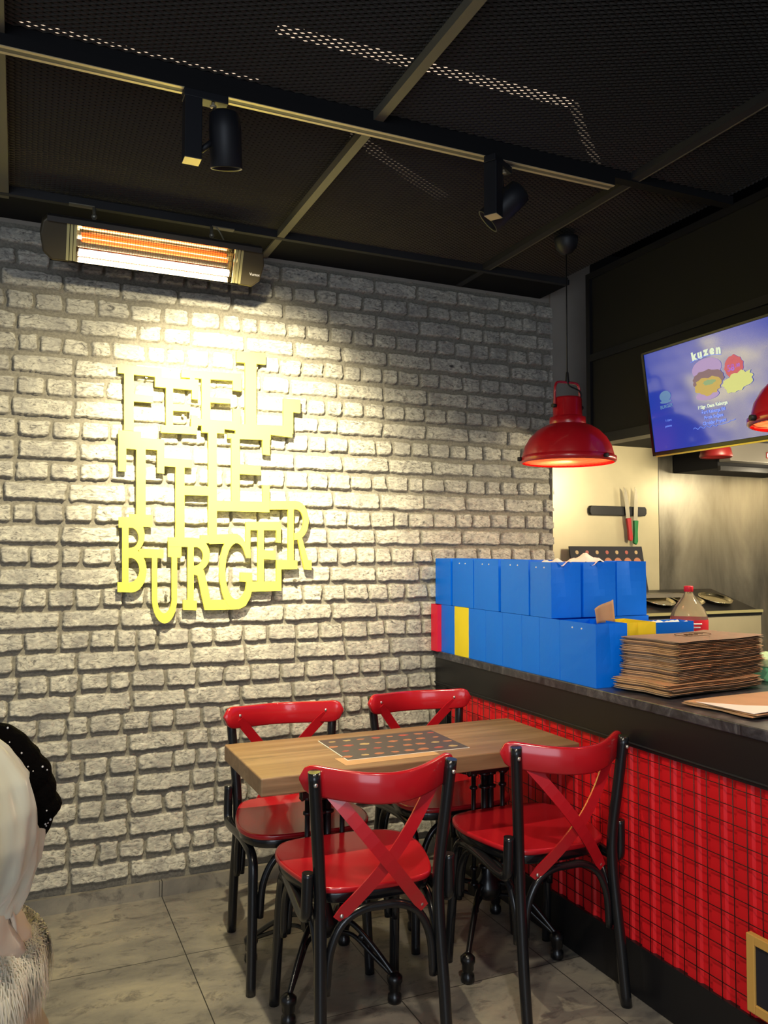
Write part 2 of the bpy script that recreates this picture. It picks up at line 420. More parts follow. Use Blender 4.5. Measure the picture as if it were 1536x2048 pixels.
# tile skirting in .6 m pieces
b_ = MB()
for k in range(-4, 4):
    b_.box((k*.6+.591-.6+.001, WY-.012, 0), (min(k*.6+.591, 1.93)-.001, WY+.012, .066))
struct(b_.build('baseboard_back', 'floor'))

# ceiling: dark plenum, expanded-metal mesh, tube frames
struct(MB().box((-2.6, -1.6, 3.2), (4.6, 3.9, 3.25)).build('ceiling', 'plenum'))
def ceiling_mesh():
    px, py = .036, .0098
    x0, x1, y0, y1 = -1.3, 2.57, .35, 3.50
    nx = int((x1-x0)/px); ny = int((y1-y0)/py)
    vs = []; fs = []
    z = 2.912
    hw = .0027
    # each zig-zag strand is a tilted ribbon
    for j in range(ny):
        yb = y0+j*py
        o = len(vs)
        n = nx*2
        xs = x0+np.arange(n+1)*px/2
        up = ((np.arange(n+1)+(j % 2)) % 2)
        yc = yb+up*py*.80
        for k in range(n+1):
            vs.append((xs[k], yc[k]-hw*.9, z+.0022)); vs.append((xs[k], yc[k]+hw*.9, z-.0022))
        fs += [(o+2*k, o+2*k+2, o+2*k+3, o+2*k+1) for k in range(n)]
    me = bpy.data.meshes.new('ceiling_mesh'); me.from_pydata(vs, [], fs); me.materials.append(M['mesh'])
    o = bpy.data.objects.new('ceiling_mesh', me); col.objects.link(o); struct(o)
ceiling_mesh()
struct(MB().box((-1.6, 2.37, 2.88), (2.575, 2.41, 2.915)).build('trim_1', 'black_matte'))
struct(MB().box((1.014, -1.5, 2.88), (1.046, WY, 2.92)).build('trim_2', 'beam'))
struct(MB().box((2.060, -1.5, 2.885), (2.095, WY, 2.915)).build('trim_3', 'beam_dark'))
struct(MB().box((-.30, -1.5, 2.88), (-.062, 3.50, 2.92)).build('trim_4', 'beam'))
struct(MB().box((-1.6, 3.445, 2.878), (2.575, 3.47, 2.915)).build('trim_5', 'beam_dark'))
struct(MB().box((-1.6, 3.47, 2.89), (2.60, WY+.02, 2.915)).build('trim_6', 'black_matte'))
# fine bright lip on the edge of the right-hand frame
struct(MB().box((2.095, -1.5, 2.884), (2.101, 3.44, 2.890)).build('trim_7', 'beam'))
# glowing strips added for light leaking through gaps above the mesh
def strip(name, pts, w, m, label):
    K = 1.688/1.5; w *= K; q = MB(); P = [Vector((p[0]*K, p[1]*K, 3.188)) for p in pts]
    L_ = []; R2 = []
    for i, p in enumerate(P):
        d = (P[min(i+1, len(P)-1)]-P[max(i-1, 0)]).normalized(); n = Vector((-d.y, d.x, 0))*w/2
        L_.append(p+n); R2.append(p-n)
    for i in range(len(P)-1):
        vs = [L_[i], L_[i+1], R2[i+1], R2[i]]; q.add([(v.x, v.y, v.z) for v in vs]+[(v.x, v.y, v.z+.012) for v in vs], [(0,1,2,3),(4,7,6,5),(0,4,5,1),(1,5,6,2),(2,6,7,3),(3,7,4,0)])
    return tag(q.build(name, m), label, 'light strip')
strip('light_leak_strip', [(.652, 2.232, 3.0), (1.16, 2.222, 3.0), (1.665, 2.211, 3.0)], .040, 'slit', 'long bright light-leak strip above the ceiling mesh, crossed by the grey beam')
strip('light_leak_strip', [(1.68, 2.21, 3.0), (1.86, 2.38, 3.0), (2.05, 2.54, 3.0)], .030, 'slit_dim', 'short dim light-leak strip bending off the end of the long bright strip')
strip('light_leak_strip', [(-.03, 2.512, 3.0), (.33, 2.520, 3.0), (.673, 2.526, 3.0)], .030, 'slit', 'thin dotted light-leak strip above the mesh beside the track, upper left')
strip('light_leak_strip', [(1.08, 2.69, 3.0), (1.22, 2.80, 3.0), (1.42, 2.92, 3.0), (1.62, 3.03, 3.0)], .05, 'slit_dim', 'dull brown curved light-leak strip above the mesh between the two track spotlights')

# soffit over the kitchen pass
q = MB(); q.box((2.59, -1.5, 2.04), (2.66, 3.30, 2.87))
struct(q.build('wall_soffit', 'soffit'))
fr = MB()
fr.box((2.575, -1.5, 2.855), (2.66, 3.305, 2.885)); fr.box((2.575, -1.5, 2.025), (2.66, 3.305, 2.070))
fr.box((2.575, 3.275, 2.07), (2.66, 3.305, 2.855)); fr.box((2.575, -1.5, 2.440), (2.66, 3.275, 2.475))
struct(fr.build('trim_8', 'black_panel'))
struct(MB().box((2.66, 1.0, 2.10), (4.6, WY, 2.16)).build('ceiling_kitchen', 'black_matte'))

# ---------------------------------------------------------------- wall sign
SIGN={'letter_f':[[(0.3777,2.3022),(0.5624,2.3011),(0.563,2.2608),(0.3783,2.2648)],[(0.4041,2.274),(0.4439,2.2742),(0.4481,2.0166),(0.4084,2.0169)],[(0.4454,2.1784),(0.5274,2.176),(0.5279,2.1456),(0.446,2.1456)],[(0.5336,2.2963),(0.5625,2.2955),(0.5636,2.2191),(0.5348,2.2181)]],'letter_e':[[(0.5362,2.2598),(0.7102,2.2632),(0.7108,2.2159),(0.5368,2.2169)],[(0.5817,2.2276),(0.6123,2.2267),(0.6149,2.0387),(0.5845,2.0403)],[(0.6134,2.1479),(0.6895,2.1488),(0.6899,2.1172),(0.6138,2.1166)],[(0.5628,2.0493),(0.7213,2.0518),(0.7217,2.0174),(0.5633,2.0168)],[(0.6948,2.2654),(0.7241,2.2644),(0.7252,2.1747),(0.696,2.1753)],[(0.6928,2.1033),(0.7234,2.1019),(0.7241,2.0492),(0.6936,2.0472)]],'letter_e.001':[[(0.6474,2.3034),(0.9197,2.309),(0.92,2.275),(0.6479,2.2683)],[(0.7379,2.2763),(0.7773,2.2762),(0.7804,2.0272),(0.7411,2.0277)],[(0.7783,2.1909),(0.8703,2.1903),(0.8705,2.1673),(0.7786,2.1661)],[(0.8798,2.3068),(0.9197,2.3083),(0.9205,2.2288),(0.8806,2.2299)],[(0.6986,2.0897),(0.9184,2.0874),(0.9187,2.0615),(0.699,2.0581)],[(0.8816,2.1452),(0.9178,2.1442),(0.9187,2.0629),(0.8825,2.0628)],[(0.6854,2.2998),(0.7069,2.3004),(0.7075,2.2566),(0.686,2.2562)]],'letter_l':[[(0.8946,2.4094),(1.033,2.4161),(1.0335,2.3626),(0.8951,2.361)],[(0.9358,2.3736),(0.9888,2.3714),(0.9919,2.0625),(0.939,2.0628)],[(0.8429,2.0745),(1.1645,2.0845),(1.1649,2.0299),(0.8432,2.0496)],[(0.8941,2.0599),(1.0587,2.0631),(1.0592,2.0121),(0.8946,2.0084)],[(1.1192,2.2104),(1.1673,2.2105),(1.1686,2.0478),(1.1204,2.0743)],[(1.1192,2.2104),(1.2027,2.2117),(1.2032,2.1478),(1.1197,2.1515)]],'letter_t':[[(0.3845,2.0161),(0.4783,2.0144),(0.4795,1.9352),(0.3858,1.9397)],[(0.4381,1.9888),(0.5785,1.9866),(0.5792,1.9376),(0.4389,1.9398)],[(0.3847,2.0005),(0.4171,2.0004),(0.4197,1.8385),(0.3874,1.8399)],[(0.5471,1.9828),(0.5779,1.9818),(0.5801,1.8355),(0.5492,1.8384)],[(0.4597,1.9437),(0.4992,1.943),(0.5038,1.6472),(0.4644,1.6484)],[(0.4357,1.656),(0.5321,1.6525),(0.5329,1.6),(0.4365,1.6041)]],'letter_h':[[(0.5784,1.9051),(0.701,1.9033),(0.7015,1.8656),(0.5789,1.8686)],[(0.6277,1.904),(0.6666,1.9024),(0.6715,1.5466),(0.6327,1.5484)],[(0.6682,1.7863),(0.7735,1.7857),(0.774,1.7442),(0.6688,1.7446)],[(0.7702,2.0521),(0.809,2.051),(0.815,1.559),(0.7764,1.5586)],[(0.7407,2.0608),(0.8431,2.0624),(0.8435,2.0282),(0.7411,2.0291)],[(0.6003,1.5564),(0.7057,1.5559),(0.7061,1.5233),(0.6007,1.5242)],[(0.74,1.568),(0.8523,1.5706),(0.8528,1.5311),(0.7405,1.5318)]],'letter_e.002':[[(0.8577,2.0305),(1.0567,2.0338),(1.057,2.0105),(0.858,2.0077)],[(0.8757,2.0266),(0.914,2.0253),(0.9173,1.7164),(0.8792,1.7168)],[(0.9154,1.8927),(1.0128,1.8899),(1.0132,1.8458),(0.9159,1.8477)],[(1.0218,2.0317),(1.056,2.0323),(1.0569,1.9406),(1.0226,1.9425)],[(0.813,1.7235),(1.0566,1.7243),(1.0571,1.6766),(0.8135,1.677)],[(1.024,1.8014),(1.0567,1.7997),(1.0575,1.7128),(1.0248,1.7134)]],'letter_b':[[(0.3921,1.641),(0.4534,1.6421),(0.4542,1.5962),(0.3928,1.5967)],[(0.4064,1.6305),(0.4322,1.6309),(0.4372,1.3275),(0.4114,1.3293)],[(0.3916,1.3629),(0.458,1.3607),(0.4587,1.3184),(0.3924,1.321)],[(0.432,1.6417),(0.4425,1.6405),(0.4424,1.5974),(0.4328,1.5973)],[(0.4425,1.6405),(0.455,1.6384),(0.4496,1.5961),(0.4424,1.5974)],[(0.455,1.6384),(0.4669,1.6328),(0.4564,1.5929),(0.4496,1.5961)],[(0.4669,1.6328),(0.4776,1.624),(0.4626,1.5878),(0.4564,1.5929)],[(0.4776,1.624),(0.4868,1.6124),(0.4679,1.581),(0.4626,1.5878)],[(0.4868,1.6124),(0.4938,1.5985),(0.4719,1.573),(0.4679,1.581)],[(0.4938,1.5985),(0.4984,1.583),(0.4746,1.564),(0.4719,1.573)],[(0.4984,1.583),(0.5004,1.5665),(0.4757,1.5545),(0.4746,1.564)],[(0.5004,1.5665),(0.4997,1.55),(0.4753,1.545),(0.4757,1.5545)],[(0.4997,1.55),(0.4962,1.5341),(0.4733,1.5358),(0.4753,1.545)],[(0.4962,1.5341),(0.4903,1.5196),(0.4699,1.5274),(0.4733,1.5358)],[(0.4903,1.5196),(0.4821,1.5071),(0.4652,1.5202),(0.4699,1.5274)],[(0.4821,1.5071),(0.4721,1.4974),(0.4594,1.5146),(0.4652,1.5202)],[(0.4721,1.4974),(0.4623,1.4999),(0.4458,1.5099),(0.4594,1.5146)],[(0.4623,1.4999),(0.4344,1.4998),(0.4342,1.5085),(0.4458,1.5099)],[(0.4343,1.5065),(0.4569,1.5051),(0.4497,1.4661),(0.4349,1.4669)],[(0.4569,1.5051),(0.4717,1.4985),(0.4584,1.4623),(0.4497,1.4661)],[(0.4717,1.4985),(0.4851,1.4866),(0.4663,1.4557),(0.4584,1.4623)],[(0.4851,1.4866),(0.4963,1.4703),(0.4728,1.4466),(0.4663,1.4557)],[(0.4963,1.4703),(0.5046,1.4505),(0.4777,1.4356),(0.4728,1.4466)],[(0.5046,1.4505),(0.5095,1.4284),(0.4805,1.4234),(0.4777,1.4356)],[(0.5095,1.4284),(0.5107,1.4054),(0.4812,1.4106),(0.4805,1.4234)],[(0.5107,1.4054),(0.5081,1.3828),(0.4797,1.398),(0.4812,1.4106)],[(0.5081,1.3828),(0.5018,1.362),(0.476,1.3865),(0.4797,1.398)],[(0.5018,1.362),(0.4924,1.3443),(0.4705,1.3766),(0.476,1.3865)],[(0.4924,1.3443),(0.4803,1.3306),(0.4634,1.369),(0.4705,1.3766)],[(0.4803,1.3306),(0.4662,1.3219),(0.4552,1.3641),(0.4634,1.369)],[(0.4662,1.3219),(0.4512,1.3186),(0.4463,1.3622),(0.4552,1.3641)],[(0.4512,1.3186),(0.4373,1.3188),(0.4366,1.361),(0.4463,1.3622)]],'letter_u':[[(0.4784,1.5066),(0.5809,1.5022),(0.5815,1.4653),(0.4791,1.4682)],[(0.5328,1.4763),(0.5547,1.4763),(0.5574,1.2929),(0.5356,1.2934)],[(0.6169,1.4762),(0.6398,1.4762),(0.6424,1.2911),(0.6195,1.2916)],[(0.6007,1.5242),(0.6583,1.5176),(0.659,1.4666),(0.6015,1.4708)],[(0.5356,1.2934),(0.5369,1.2719),(0.5582,1.2797),(0.5574,1.2929)],[(0.5369,1.2719),(0.5403,1.2511),(0.5602,1.2669),(0.5582,1.2797)],[(0.5403,1.2511),(0.5454,1.2319),(0.5632,1.2551),(0.5602,1.2669)],[(0.5454,1.2319),(0.5523,1.2151),(0.5673,1.2448),(0.5632,1.2551)],[(0.5523,1.2151),(0.5605,1.2011),(0.5721,1.2362),(0.5673,1.2448)],[(0.5605,1.2011),(0.5698,1.1906),(0.5776,1.2298),(0.5721,1.2362)],[(0.5698,1.1906),(0.5799,1.184),(0.5836,1.2258),(0.5776,1.2298)],[(0.5799,1.184),(0.5903,1.1815),(0.5897,1.2243),(0.5836,1.2258)],[(0.5903,1.1815),(0.6007,1.1833),(0.5958,1.2254),(0.5897,1.2243)],[(0.6007,1.1833),(0.6107,1.1893),(0.6016,1.2291),(0.5958,1.2254)],[(0.6107,1.1893),(0.6198,1.1992),(0.607,1.2353),(0.6016,1.2291)],[(0.6198,1.1992),(0.6278,1.2128),(0.6116,1.2436),(0.607,1.2353)],[(0.6278,1.2128),(0.6342,1.2295),(0.6154,1.2538),(0.6116,1.2436)],[(0.6342,1.2295),(0.6389,1.2486),(0.6182,1.2655),(0.6154,1.2538)],[(0.6389,1.2486),(0.6417,1.2694),(0.6198,1.2783),(0.6182,1.2655)],[(0.6417,1.2694),(0.6424,1.2911),(0.6202,1.2916),(0.6198,1.2783)]],'letter_r':[[(0.6003,1.5557),(0.7195,1.5539),(0.72,1.5137),(0.6008,1.5159)],[(0.6854,1.5315),(0.7115,1.5317),(0.7151,1.2551),(0.6891,1.2558)],[(0.6683,1.281),(0.7286,1.2769),(0.7292,1.2348),(0.6689,1.2391)],[(0.7057,1.5545),(0.7195,1.5539),(0.72,1.5151),(0.7062,1.5143)],[(0.7195,1.5539),(0.736,1.5515),(0.7286,1.5137),(0.72,1.5151)],[(0.736,1.5515),(0.7514,1.5442),(0.7366,1.5095),(0.7286,1.5137)],[(0.7514,1.5442),(0.7649,1.5324),(0.7436,1.5029),(0.7366,1.5095)],[(0.7649,1.5324),(0.7752,1.517),(0.749,1.4943),(0.7436,1.5029)],[(0.7752,1.517),(0.7819,1.499),(0.7525,1.4842),(0.749,1.4943)],[(0.7819,1.499),(0.7843,1.4797),(0.7537,1.4734),(0.7525,1.4842)],[(0.7843,1.4797),(0.7824,1.4604),(0.7527,1.4626),(0.7537,1.4734)],[(0.7824,1.4604),(0.7762,1.4424),(0.7495,1.4526),(0.7527,1.4626)],[(0.7762,1.4424),(0.7662,1.427),(0.7444,1.444),(0.7495,1.4526)],[(0.7662,1.427),(0.7531,1.4153),(0.7376,1.4374),(0.7444,1.444)],[(0.7531,1.4153),(0.7378,1.408),(0.7296,1.4332),(0.7376,1.4374)],[(0.7378,1.408),(0.7214,1.4056),(0.7211,1.4319),(0.7296,1.4332)],[(0.7214,1.4056),(0.7077,1.4043),(0.7073,1.4306),(0.7211,1.4319)],[(0.7128,1.4305),(0.7418,1.4304),(0.7595,1.4066),(0.7896,1.2783),(0.8205,1.2776),(0.821,1.2337),(0.7637,1.2352),(0.7299,1.3875),(0.7133,1.3932)]],'letter_g':[[(0.7818,1.5699),(0.9095,1.5754),(0.91,1.5329),(0.7823,1.5279)],[(0.7785,1.2785),(0.9056,1.2771),(0.9061,1.2335),(0.779,1.2348)],[(0.9222,1.4004),(0.9773,1.3985),(0.9777,1.3565),(0.9227,1.3594)],[(0.9511,1.3987),(0.9773,1.3985),(0.9781,1.3167),(0.952,1.32)],[(0.9493,1.5046),(0.9696,1.5047),(0.9701,1.4648),(0.9497,1.4676)],[(0.9565,1.5034),(0.9465,1.5299),(0.9382,1.5025),(0.9457,1.4839)],[(0.9465,1.5299),(0.9345,1.5511),(0.9294,1.5172),(0.9382,1.5025)],[(0.9345,1.5511),(0.921,1.5662),(0.9196,1.5272),(0.9294,1.5172)],[(0.921,1.5662),(0.9066,1.5744),(0.9093,1.5322),(0.9196,1.5272)],[(0.9066,1.5744),(0.8919,1.5756),(0.8988,1.5321),(0.9093,1.5322)],[(0.8919,1.5756),(0.8775,1.5696),(0.8887,1.5268),(0.8988,1.5321)],[(0.8775,1.5696),(0.864,1.5567),(0.8792,1.5165),(0.8887,1.5268)],[(0.864,1.5567),(0.8521,1.5376),(0.8709,1.5018),(0.8792,1.5165)],[(0.8521,1.5376),(0.842,1.5131),(0.864,1.4831),(0.8709,1.5018)],[(0.842,1.5131),(0.8344,1.4841),(0.8588,1.4613),(0.864,1.4831)],[(0.8344,1.4841),(0.8295,1.4519),(0.8555,1.4373),(0.8588,1.4613)],[(0.8295,1.4519),(0.8274,1.4179),(0.8542,1.4121),(0.8555,1.4373)],[(0.8274,1.4179),(0.8283,1.3833),(0.8551,1.3865),(0.8542,1.4121)],[(0.8283,1.3833),(0.8321,1.3497),(0.858,1.3618),(0.8551,1.3865)],[(0.8321,1.3497),(0.8386,1.3185),(0.8628,1.3388),(0.858,1.3618)],[(0.8386,1.3185),(0.8477,1.2908),(0.8694,1.3185),(0.8628,1.3388)],[(0.8477,1.2908),(0.8589,1.2678),(0.8774,1.3018),(0.8694,1.3185)],[(0.8589,1.2678),(0.8717,1.2505),(0.8866,1.2892),(0.8774,1.3018)],[(0.8717,1.2505),(0.8858,1.2397),(0.8966,1.2813),(0.8866,1.2892)],[(0.8858,1.2397),(0.9003,1.2358),(0.907,1.2785),(0.8966,1.2813)],[(0.9003,1.2358),(0.9168,1.2346),(0.9199,1.2818),(0.907,1.2785)],[(0.9168,1.2346),(0.9491,1.2493),(0.9356,1.2956),(0.9199,1.2818)],[(0.9491,1.2493),(0.969,1.2843),(0.9483,1.3201),(0.9356,1.2956)],[(0.969,1.2843),(0.9781,1.3196),(0.9517,1.3484),(0.9483,1.3201)],[(0.946,1.5402),(0.9571,1.5189),(0.97,1.4655),(0.9511,1.4655),(0.9355,1.5046)]],'letter_e.003':[[(0.9458,1.6307),(1.1121,1.6334),(1.1124,1.5928),(0.9462,1.5922)],[(0.9458,1.6307),(0.9669,1.631),(0.9686,1.469),(0.9472,1.4975)],[(1.0903,1.6331),(1.1113,1.6334),(1.1122,1.5355),(1.0912,1.5375)],[(1.0023,1.6051),(1.0303,1.6055),(1.0328,1.3401),(1.0049,1.3405)],[(1.0313,1.5013),(1.0878,1.4992),(1.0881,1.4567),(1.0317,1.4604)],[(0.9733,1.358),(1.116,1.3562),(1.1163,1.3143),(0.9738,1.3125)],[(1.0919,1.4559),(1.1151,1.4559),(1.1163,1.3158),(1.0931,1.3176)]],'letter_r.001':[[(1.0566,1.7287),(1.1787,1.7319),(1.1791,1.6916),(1.0569,1.6889)],[(1.1462,1.7092),(1.1721,1.7098),(1.1742,1.4397),(1.1484,1.4398)],[(1.0979,1.4566),(1.1931,1.4542),(1.1934,1.4141),(1.0982,1.4126)],[(1.2292,1.4556),(1.2624,1.4541),(1.2627,1.4085),(1.2295,1.4117)],[(1.1719,1.7318),(1.1826,1.732),(1.1829,1.6925),(1.1722,1.6922)],[(1.1826,1.732),(1.1982,1.7297),(1.1923,1.691),(1.1829,1.6925)],[(1.1982,1.7297),(1.2129,1.7218),(1.2011,1.6862),(1.1923,1.691)],[(1.2129,1.7218),(1.2258,1.709),(1.2089,1.6784),(1.2011,1.6862)],[(1.2258,1.709),(1.2362,1.692),(1.2151,1.668),(1.2089,1.6784)],[(1.2362,1.692),(1.2433,1.6717),(1.2194,1.6558),(1.2151,1.668)],[(1.2433,1.6717),(1.2468,1.6496),(1.2215,1.6423),(1.2194,1.6558)],[(1.2468,1.6496),(1.2464,1.6269),(1.2212,1.6286),(1.2215,1.6423)],[(1.2464,1.6269),(1.2421,1.605),(1.2187,1.6153),(1.2212,1.6286)],[(1.2421,1.605),(1.2343,1.5854),(1.214,1.6034),(1.2187,1.6153)],[(1.2343,1.5854),(1.2233,1.5691),(1.2074,1.5935),(1.214,1.6034)],[(1.2233,1.5691),(1.2099,1.5573),(1.1994,1.5863),(1.2074,1.5935)],[(1.2099,1.5573),(1.195,1.5506),(1.1904,1.5821),(1.1994,1.5863)],[(1.195,1.5506),(1.1764,1.549),(1.1761,1.5811),(1.1904,1.5821)],[(1.1732,1.5621),(1.1931,1.5579),(1.2279,1.4117),(1.258,1.41),(1.2461,1.4541),(1.213,1.5625),(1.1929,1.5784)]]}
sg = thing('wall_sign', (.82, 3.69, 1.8), 'yellow metal lettering reading FEEL THE BURGER mounted on the brick wall', 'sign')
for k, (nm, polys) in enumerate(SIGN.items()):
    q = MB()
    for j, poly in enumerate(polys):
        q.prism(poly, .016, lambda p, d: (p[0]-.82, -.012-.0022*(k % 2)*.2-.0004*k-.00004*j+d, p[1]-1.8))
    q.build(nm, 'sign', sg)
for (x, z) in ((.40, 1.45), (.50, 2.26), (.60, 1.30), (.72, 1.36), (.86, 1.22), (1.0, 2.05), (1.19, 1.36), (1.02, 1.68), (.66, 2.10), (.98, 2.40)):
    q = MB(); q.tube([(x-.82, 0, z-1.8), (x-.82, .028, z-1.8)], .006, 8)
    q.build('standoff', 'galv', sg)
# ---------------------------------------------------------------- service counter
ct = thing('service_counter', (2.3, 2.0, 0), 'service counter with red corrugated front behind black wire grid and black fascia', 'counter')
CX, CY = 2.3, 2.0
def cb(q, x0, y0, z0, x1, y1, z1): q.box((x0-CX, y0-CY, z0), (x1-CX, y1-CY, z1)); return q
cb(MB(), 1.934, -.9, 0, 2.62, 3.706, .175).build('plinth', 'black_panel', ct, bevel=.003)
q = cb(MB(), 1.934, -.9, .83, 2.62, 3.706, .966); q.build('fascia', 'black_panel', ct, bevel=.002)
cb(MB(), 1.930, -.9, .842, 1.936, 3.71, .846).build('fascia_trim', 'beam_dark', ct)
cb(MB(), 1.97, -.9, .175, 2.62, 3.706, .83).build('cabinet_body', 'black_matte', ct)
q = MB()   # corrugated sheet
prof = []; y = -.9; pat = [(0, 0), (.052, 0), (.058, .008), (.096, .008), (.102, 0)]; pitch = .1025
while y < 3.6:
    for a, d in pat[:-1]: prof.append((y+a, d))
    y += pitch
prof = [(a, d) for a, d in prof if a < 3.60]
q.add([(1.945+d-CX, a-CY, z) for z in (.175, .83) for a, d in prof], [(i, i+1, len(prof)+i+1, len(prof)+i) for i in range(len(prof)-1)])
q.build('corrugated_panel', 'red_metal', ct)
cb(MB(), 1.936, 3.60, .175, 1.972, 3.706, .83).build('end_panel', 'black_panel', ct)
q = MB()
for k in range(12): z = .224+.0527*k; q.tube([(1.937-CX, -.9-CY, z), (1.937-CX, 3.60-CY, z)], .0014, 6)
k = 0
while 1.721-.0505*k > -.9: k += 1
y = 1.721-.0505*(k-1)
while y < 3.6:
    q.tube([(1.9345-CX, y-CY, .176), (1.9345-CX, y-CY, .83)], .0014, 6); y += .0505
q.build('wire_grid', 'wire', ct)
q = MB(); cb(q, 1.926, -.9, .966, 2.85, 3.30, 1.0); cb(q, 1.926, 3.30, .966, 2.66, 3.706, 1.0)
q.build('countertop', 'marble', ct, bevel=.003)
# small framed chalkboard leaning on the counter front
cbd = thing('chalkboard', (1.9, 1.60, .21), 'small black chalkboard in a gold frame hung on the wire grid at the right edge', 'board')
q = MB()
for a in ((-.01, -.155, .0, .01, -.128, .215), (-.01, .128, .0, .01, .155, .215), (-.01, -.128, 0, .01, .128, .026), (-.01, -.128, .189, .01, .128, .215)):
    q.box(a[:3], a[3:])
fr_ = q.build('frame', 'gold', cbd, bevel=.002); MB().box((-.003, -.13, .02), (.008, .13, .2)).build('board', 'chalk', cbd)
cbd.location.x = 1.914

# ---------------------------------------------------------------- chairs
def chair(label, x, y, rz):
    root = thing('bistro_chair', (x, y, 0), label, 'chair', rz, 'red and black cross-back chairs around the table')
    # seat
    ol = [(0, .256), (.12, .252), (.195, .225), (.232, .16), (.24, .08), (.222, -.03), (.192, -.13), (.155, -.178), (.08, -.196), (0, -.2)]
    pts = bez([(a, b, 0) for a, b in ol]+[(-a, b, 0) for a, b in ol[-2:0:-1]]+[(0, .256, 0)], 4)[:-1]
    def disc(q, pts, z0, z1, dish=0, sc=1.0):
        n = len(pts); rings = [1, .97, .8, .5, .25]
        vs = [(p.x*sc*.985, p.y*sc*.985+.0, z0) for p in pts]+[(p.x*sc, p.y*sc, z0+.004) for p in pts]+[(p.x*sc, p.y*sc, z1-.004) for p in pts]
        fs = [tuple(range(n-1, -1, -1))]
        for l in range(2): fs += [(l*n+i, l*n+(i+1) % n, (l+1)*n+(i+1) % n, (l+1)*n+i) for i in range(n)]
        for r in rings:
            vs += [(p.x*sc*r*.99, p.y*sc*r*.99, z1-dish*(1-r*r)) for p in pts]
        for l in range(2, 2+len(rings)): fs += [(l*n+i, l*n+(i+1) % n, (l+1)*n+(i+1) % n, (l+1)*n+i) for i in range(n)]
        vs.append((0, 0, z1-dish)); c = len(vs)-1; l = 2+len(rings)
        fs += [(l*n+i, l*n+(i+1) % n, c) for i in range(n)]
        q.add(vs, fs, True); return q
    disc(MB(), pts, .509, .527, .006).build('seat', 'chair_red', root)
    disc(MB(), pts, .478, .509, 0, .955).build('seat_frame', 'chair_black', root)
    # legs, back posts
    for s in (1, -1):
        q = MB(); P = bez([(s*.213, .236, 0), (s*.208, .222, .16), (s*.203, .205, .33), (s*.200, .180, .43), (s*.208, .10, .462), (s*.216, -.02, .462), (s*.222, -.14, .452), (s*.222, -.188, .462), (s*.222, -.196, .51), (s*.220, -.198, .585)], 6)
        q.tube(P, [.017]*len(P), 12); q.build('front_leg', 'chair_black', root)
        q = MB(); P = bez([(s*.192, -.258, 0), (s*.190, -.232, .2), (s*.184, -.205, .42), (s*.186, -.202, .55), (s*.200, -.218, .72), (s*.213, -.232, .876)], 6)
        q.tube(P, [.0182]*len(P), 14); q.build('back_leg', 'chair_black', root)
    # bentwood braces: arches on four sides
    q = MB()
    def arch(a, b, top, r=.0125):
        a = Vector(a); b = Vector(b); d = b-a
        P = [a, a+d*.03+Vector((0, 0, (top-a.z)*.5)), a+d*.14+Vector((0, 0, (top-a.z)*.84)), a+d*.32+Vector((0, 0, (top-a.z)*.985)), a+d*.5+Vector((0, 0, (top-a.z))),
             a+d*.68+Vector((0, 0, (top-a.z)*.985)), a+d*.86+Vector((0, 0, (top-a.z)*.84)), a+d*.97+Vector((0, 0, (top-a.z)*.5)), b]
        P = bez(P, 4); q.tube(P, r, 10)
    arch((-.178, .205, .24), (.178, .205, .24), .466); arch((-.166, -.205, .24), (.166, -.205, .24), .466)
    for s in (1, -1): arch((s*.196, .186, .24), (s*.186, -.19, .24), .455)
    q.build('bent_brace', 'chair_black', root)
    # top rail: arc bowed backwards, round ends
    RY = lambda x: -.302+.119*(abs(x)/.243)**2*(1.6-.6*(x/.243)**2)
    q = MB(); w = .243; hz = .043; zc = .846; n = 36; ring = []
    prof = []
    for i in range(n+1):
        x = -w+2*w*i/n; e = w-abs(x); h = hz if e > hz else math.sqrt(max(0, hz*hz-(hz-e)**2)); prof.append((x, max(h, .004)))
    vs = []; fs = []
    for (x, h) in prof:
        y = RY(x); nx_, ny_ = -(RY(x+.001)-RY(x-.001))/.002, 1.0; L_ = math.hypot(nx_, ny_); nx_, ny_ = nx_/L_*.0085, ny_/L_*.0085
        for (sy, sz) in ((1, -1), (1, -.86), (1, .86), (1, 1), (-1, 1), (-1, .86), (-1, -.86), (-1, -1)):
            k_ = .6 if abs(sz) == 1 else 1
            vs.append((x+nx_*sy*k_, y+ny_*sy*k_, zc-.016+h*sz+.020*(abs(x)/w)**2))
    m_ = 8
    for i in range(n):
        for k in range(m_): fs.append((i*m_+k, i*m_+(k+1) % m_, (i+1)*m_+(k+1) % m_, (i+1)*m_+k))
    fs += [tuple(range(m_)), tuple(range(n*m_+m_-1, n*m_-1, -1))]
    q.add(vs, fs, True); q.build('top_rail', 'chair_red', root)
    # crossed flat straps
    for s in (1, -1):
        q = MB(); N = 14; vs = []; fs = []
        for i in range(N+1):
            t_ = i/N; x = s*(.178-.312*t_); z = .832-.388*t_
            y = RY(x)-.012+t_*.045+(.004 if s > 0 else -.004) if t_ < .9 else RY(-.1*s)+.031
            y = -.212-.060*math.sin(math.pi*min(1, t_*1.02))+.004*t_+(.0035 if s > 0 else -.0035)+.0*x
            d = Vector((-.312*s, 0, -.388)).normalized(); nrm = Vector((d.z, 0, -d.x))*.0190
            ww = .75 if i in (0, N) else 1
            for a, yy_ in ((1, .003), (1, -.003), (-1, -.003), (-1, .003)): vs.append((x+nrm.x*a*ww, y+yy_, z+nrm.z*a*ww))
        for i in range(N):
            for k in range(4): fs.append((i*4+k, i*4+(k+1) % 4, (i+1)*4+(k+1) % 4, (i+1)*4+k))
        fs += [(0, 1, 2, 3), (N*4+3, N*4+2, N*4+1, N*4)]
